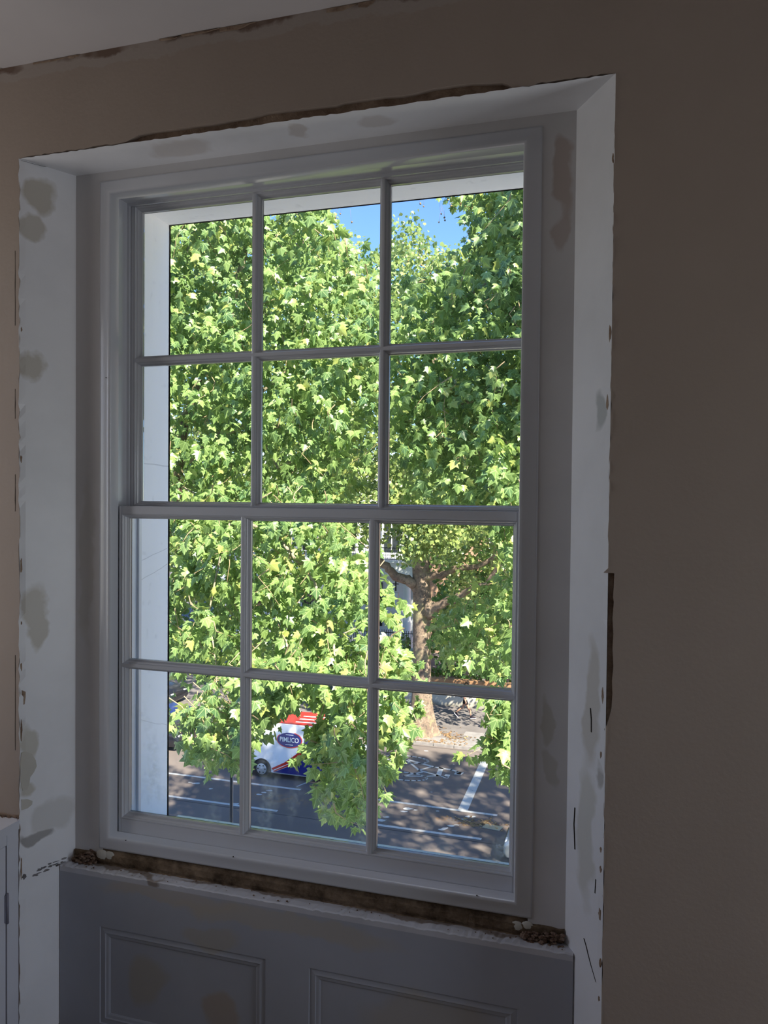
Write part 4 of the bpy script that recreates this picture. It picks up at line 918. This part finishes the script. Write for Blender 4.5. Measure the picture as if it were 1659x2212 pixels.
add([(805, 1240), (850, 1255), (842, 1340), (805, 1350)], 6, 8.6, 9.6, spread=.2, per=9)
add([(850, 1300), (882, 1305), (880, 1335), (850, 1330)], 1, 9, 9.5, spread=.15, per=6)
add([(872, 1400), (905, 1400), (915, 1450), (900, 1600), (872, 1600)], 9, 8.6, 9.6, spread=.2, per=8)
add([(660, 1330), (840, 1400), (880, 1440), (690, 1470)], 40, 8.2, 10, tn=10)
add([(100, 900), (365, 900), (365, 1600), (200, 1700)], 120, 9, 14)
AA = single_leaves(lt, cat(L), 300)
leaf_mesh('foliage', *AA, 'leaf', lt, kind='stuff'); tw.build('twigs', 'twig', lt, kind='stuff')
# --- right tree
rt = empty('plane_tree', (0, 0, 0), label='plane tree with seed balls filling the right-hand panes and hanging in at the right edge', cat='tree')
tx = at(1500, 1100, 12.5).x
MB().tube([(tx, 12.5, GZ+.1), (tx, 12.5, GZ+.6), (tx, 12.5, -4), (tx-.1, 12.6, 0), (tx-.3, 12.8, 4), (tx-.4, 13, 7)], [.75, .5, .42, .36, .24, .1], 16).build('trunk', 'bark', rt)
limb(rt, [(1480, 700, 12.5), (1250, 800, 12.3), (1100, 840, 12.2), (1000, 870, 12.2), (930, 930, 12), (890, 960, 12)], .10, .02)
limb(rt, [(1480, 600, 12.5), (1200, 560, 12.8), (1080, 600, 13), (1000, 640, 13), (940, 660, 13)], .07, .02)
limb(rt, [(1130, 480, 13), (1090, 470, 13), (1040, 450, 13), (970, 440, 13)], .02, .008, 'twig')
limb(rt, [(1110, 1150, 11), (1085, 1155, 11), (1072, 1165, 11), (1060, 1230, 11)], .012, .006, 'twig')
L2 = []; tw2 = MB(); k2 = dict(lst=L2, t_=tw2)
add([(1560, 230), (1060, 230), (1040, 300), (1005, 400), (1000, 450), (1030, 500), (1020, 545), (950, 590), (875, 610), (845, 760), (850, 900), (900, 1060), (1000, 1100), (1135, 1130), (1500, 1130)], 2050, 9.8, 14.5, per=10, size=.165, tn=320, **k2)
add([(915, 410), (1030, 370), (1030, 455), (1000, 450)], 16, 12, 13.5, per=6, spread=.15, size=.13, **k2)
add([(1060, 1060), (1180, 1060), (1180, 1450), (1060, 1450), (1010, 1400), (1060, 1300)], 90, 9, 12, tn=30, **k2)
add([(930, 1330), (1060, 1300), (1100, 1430), (970, 1430), (945, 1390)], 45, 11, 14, tn=15, **k2)
add([(1060, 980), (1120, 950), (1120, 1060), (1070, 1060)], 14, 9, 10.5, **k2)
add([(1055, 1590), (1065, 1530), (1090, 1490), (1180, 1480), (1180, 1720), (1110, 1690), (1085, 1670), (1050, 1625), (1010, 1620), (1030, 1590)], 70, 8, 9.6, tn=18, spread=.26, **k2)
AA = single_leaves(rt, cat(L2), 300)
leaf_mesh('foliage', *AA, 'leaf', rt, kind='stuff'); tw2.build('twigs', 'twig', rt, kind='stuff')
m = MB(); q = random.Random(44)
for px, py in [(908, 440), (915, 446), (953, 462), (960, 470), (948, 480), (961, 476), (995, 440), (968, 432), (975, 445), (1020, 450), (1012, 505), (1025, 500), (1050, 500), (1070, 545), (1040, 660), (930, 590), (942, 600), (905, 680), (882, 690), (1000, 800), (870, 900), (1041, 963), (1038, 950), (1045, 940), (1080, 720), (760, 480), (725, 470), (735, 462)]+[(q.uniform(850, 1120), q.uniform(560, 1000)) for _ in range(25)]:
    c_ = at(px, py, q.uniform(11.2, 12.6)); V, F = blob(c_, q.uniform(.014, .021), q.random(), n=7, m=5); m.add(V, F, True); m.tube([c_, c_+Vector((q.uniform(-.04, .04), 0, .12)), c_+Vector((q.uniform(-.08, .08), 0, .25))], .002, 3)
m.build('seed_balls', 'seed', rt, kind='stuff')
# --- the tree across the road
ft = empty('large_plane_tree', (0, 0, 0), label='mature tree with thick mottled trunk on the far pavement', cat='tree')
P_ = [at(911, 1600, 32.4)+Vector((0, 0, .0)), at(911, 1585, 32.4), at(912, 1565, 32.4), at(912, 1530, 32.4), at(912, 1480, 32.4), at(912, 1400, 32.4), at(911, 1330, 32.4), at(911, 1300, 32.4), at(909, 1250, 32.4), at(908, 1200, 32.4), at(914, 1100, 32.5), at(922, 980, 32.7), at(932, 820, 33), at(940, 600, 33.2)]
P_[0].z = GZ+.05
RR = [.92, .78, .64, .50, .43, .40, .41, .42, .39, .37, .34, .30, .22, .10]; m = MB(); n = 28; V = []
for i, (p_, r_) in enumerate(zip(P_, RR)):
    for j in range(n):
        a = 2*math.pi*j/n; k = r_*(1+.05*math.sin(3*a+i)+(.16*math.sin(7*a+1) if i < 2 else .05*math.sin(7*a+1) if i < 4 else 0)); V.append((p_.x+k*math.cos(a), p_.y+k*math.sin(a), p_.z))
m.add(V, [(i*n+j, i*n+(j+1) % n, (i+1)*n+(j+1) % n, (i+1)*n+j) for i in range(len(P_)-1) for j in range(n)], True).build('trunk', 'bark', ft)
limb(ft, [(915, 1248, 32.3), (940, 1243, 32.1), (965, 1238, 31.9), (990, 1228, 31.8), (1030, 1224, 31.7), (1070, 1200, 31.5)], .21, .09, 'bark')
limb(ft, [(915, 1325, 32.3), (935, 1318, 32), (960, 1300, 31.8), (985, 1294, 31.6), (1010, 1278, 31.5), (1050, 1262, 31.4), (1075, 1225, 31.3), (1095, 1200, 31.2)], .24, .06, 'bark')
V, F = blob(at(930, 1318, 32.1), .36, 3, (1, .8, 1.1), 12, 9); MB().add(V, F, True).build('knot', 'bark', ft)
limb(ft, [(905, 1275, 32.3), (890, 1258, 32.1), (870, 1250, 32), (850, 1242, 31.9), (835, 1225, 31.8), (815, 1210, 31.7), (790, 1200, 31.5)], .26, .14, 'bark')
L3 = []; tw3 = MB(); k3 = dict(lst=L3, t_=tw3, size=.20, spread=.55, per=12)
sky_l = [(300, -50), (735, -50), (735, 445), (770, 470), (800, 520), (830, 530), (845, 500), (870, 490), (900, 478), (930, 505), (960, 520), (985, 480), (985, 430), (1150, 300), (1300, 300), (1300, 1110), (300, 1110)]
far_l = [(300, 440), (715, 440), (750, 510), (800, 545), (835, 555), (850, 520), (900, 510), (925, 535), (960, 545), (985, 530), (1300, 430), (1300, 1120), (930, 1180), (870, 1120), (800, 1120), (720, 1150), (300, 1130)]
add(far_l, 5200, 27, 38, tn=350, **k3)
add([(860, 1040), (970, 1040), (965, 1200), (872, 1205)], 300, 28, 31.4, **k3)
add([(890, 1400), (925, 1400), (930, 1480), (885, 1480)], 8, 9.5, 11, per=6, spread=.2, lst=L, t_=tw) if False else None
add([(940, 1110), (1180, 1090), (1180, 1440), (1000, 1430), (950, 1400), (945, 1330), (980, 1300), (960, 1180)], 420, 31, 37, tn=40, **k3)
add([(846, 474), (866, 466), (906, 472), (926, 500), (850, 500)], 12, 28, 32, **{**k3, 'per': 10})
add([(700, 1130), (820, 1120), (820, 1240), (780, 1300), (700, 1330)], 60, 29, 36, **k3)
add([(800, 1100), (880, 1100), (880, 1180), (815, 1185)], 22, 29, 33, **k3)
leaf_mesh('foliage', *cat(L3), 'leaf_far', ft, geo=(FV, FF), kind='stuff'); tw3.build('twigs', 'branch', ft, kind='stuff')
# --- trees and shrubs of the gardens behind
for i, (poly, n, ya, yb, lb) in enumerate((
        ([(250, 520), (960, 540), (950, 1100), (800, 1120), (720, 1200), (720, 1460), (250, 1440)], 1900, 39.5, 44.4, 'dark background tree behind the left-hand panes'),
        ([(560, 1380), (885, 1375), (890, 1462), (560, 1475)], 230, 39, 44, 'shrubs behind the front railings left of the trunk'),
        ([(940, 900), (1180, 860), (1180, 1470), (940, 1462)], 800, 39.5, 44.4, 'dark garden tree behind the garden wall right of the trunk'))):
    ob = empty('garden_tree' if i != 1 else 'garden_shrub', (0, 0, 0), label=lb, cat='tree' if i != 1 else 'shrub'); LL = []
    c_ = sample(poly, n, ya, yb); LL.append(sprays(c_, 16, .6, .26, yel=.03)[:5]); leaf_mesh('foliage', *cat(LL), 'hedge', ob, geo=(FV, FF), kind='stuff')
    bx = float(c_[:, 0].mean()); by = (ya+yb)/2
    MB().tube([(bx, by, GZ+.1), (bx+.1, by, -6), (bx, by+.1, -3 if i != 1 else -6.8)], [.28, .2, .08], 9).build('trunk', 'bark', ob)
# unseen third street tree added on the right, its high crown shading the road
tt = empty('plane_tree', (0, 0, 0), label='plane tree added out of view to the right, its crown shading the road', cat='tree')
MB().tube([(8.5, 14, GZ+.1), (8.5, 14, -4), (8, 13, 3), (7, 12, 9), (6.5, 11, 14)], [.6, .42, .32, .2, .08], 14).build('trunk', 'bark', tt)
c2 = NPR.uniform((1, 5.5, 8), (6, 12, 11), (260, 3)); u = NPR.normal(0, 1, (1500, 3)); u /= np.linalg.norm(u, axis=1, keepdims=True); u *= NPR.uniform(.25, 1, (1500, 1))**.5  # extra leaf mass added to shade the right-hand tree
c_ = np.array([8, 11.5, 7.5])+u*np.array([7, 6, 5]); c_ = np.vstack([c_[c_[:, 0] > 1.5], c2])
leaf_mesh('foliage', *sprays(c_, 12, .5, .25)[:5], 'leaf_far', tt, geo=(FV, FF), kind='stuff')
# dry leaves round the trunk and on the road
n = 520; ang = NPR.uniform(0, 2*math.pi, n); rr = .7+abs(NPR.normal(0, .55, n)); pos = np.stack([P_[0].x+.45+rr*np.cos(ang)*1.1, 32.1+rr*np.sin(ang)*.8, np.full(n, GZ+.135)], 1)
pos[:, 1] = np.maximum(pos[:, 1], 31.3)
r2 = 150; pos2 = np.stack([NPR.normal(-4.1, .5, r2), NPR.normal(23.85, .2, r2), np.full(r2, GZ+.015)], 1)
pos = np.vstack([pos, pos2]); n = len(pos)
leaf_mesh('leaf_litter', pos, NPR.normal(0, 1, (n, 3))*[1, 1, .1], NPR.normal(0, .25, (n, 3))+[0, 0, 1], NPR.uniform(.05, .13, n), NPR.uniform(0, 1, n), 'litter', None, geo=(FV, FF), label='dry brown leaves lying round the trunk and on the road', cat='leaves', kind='stuff')
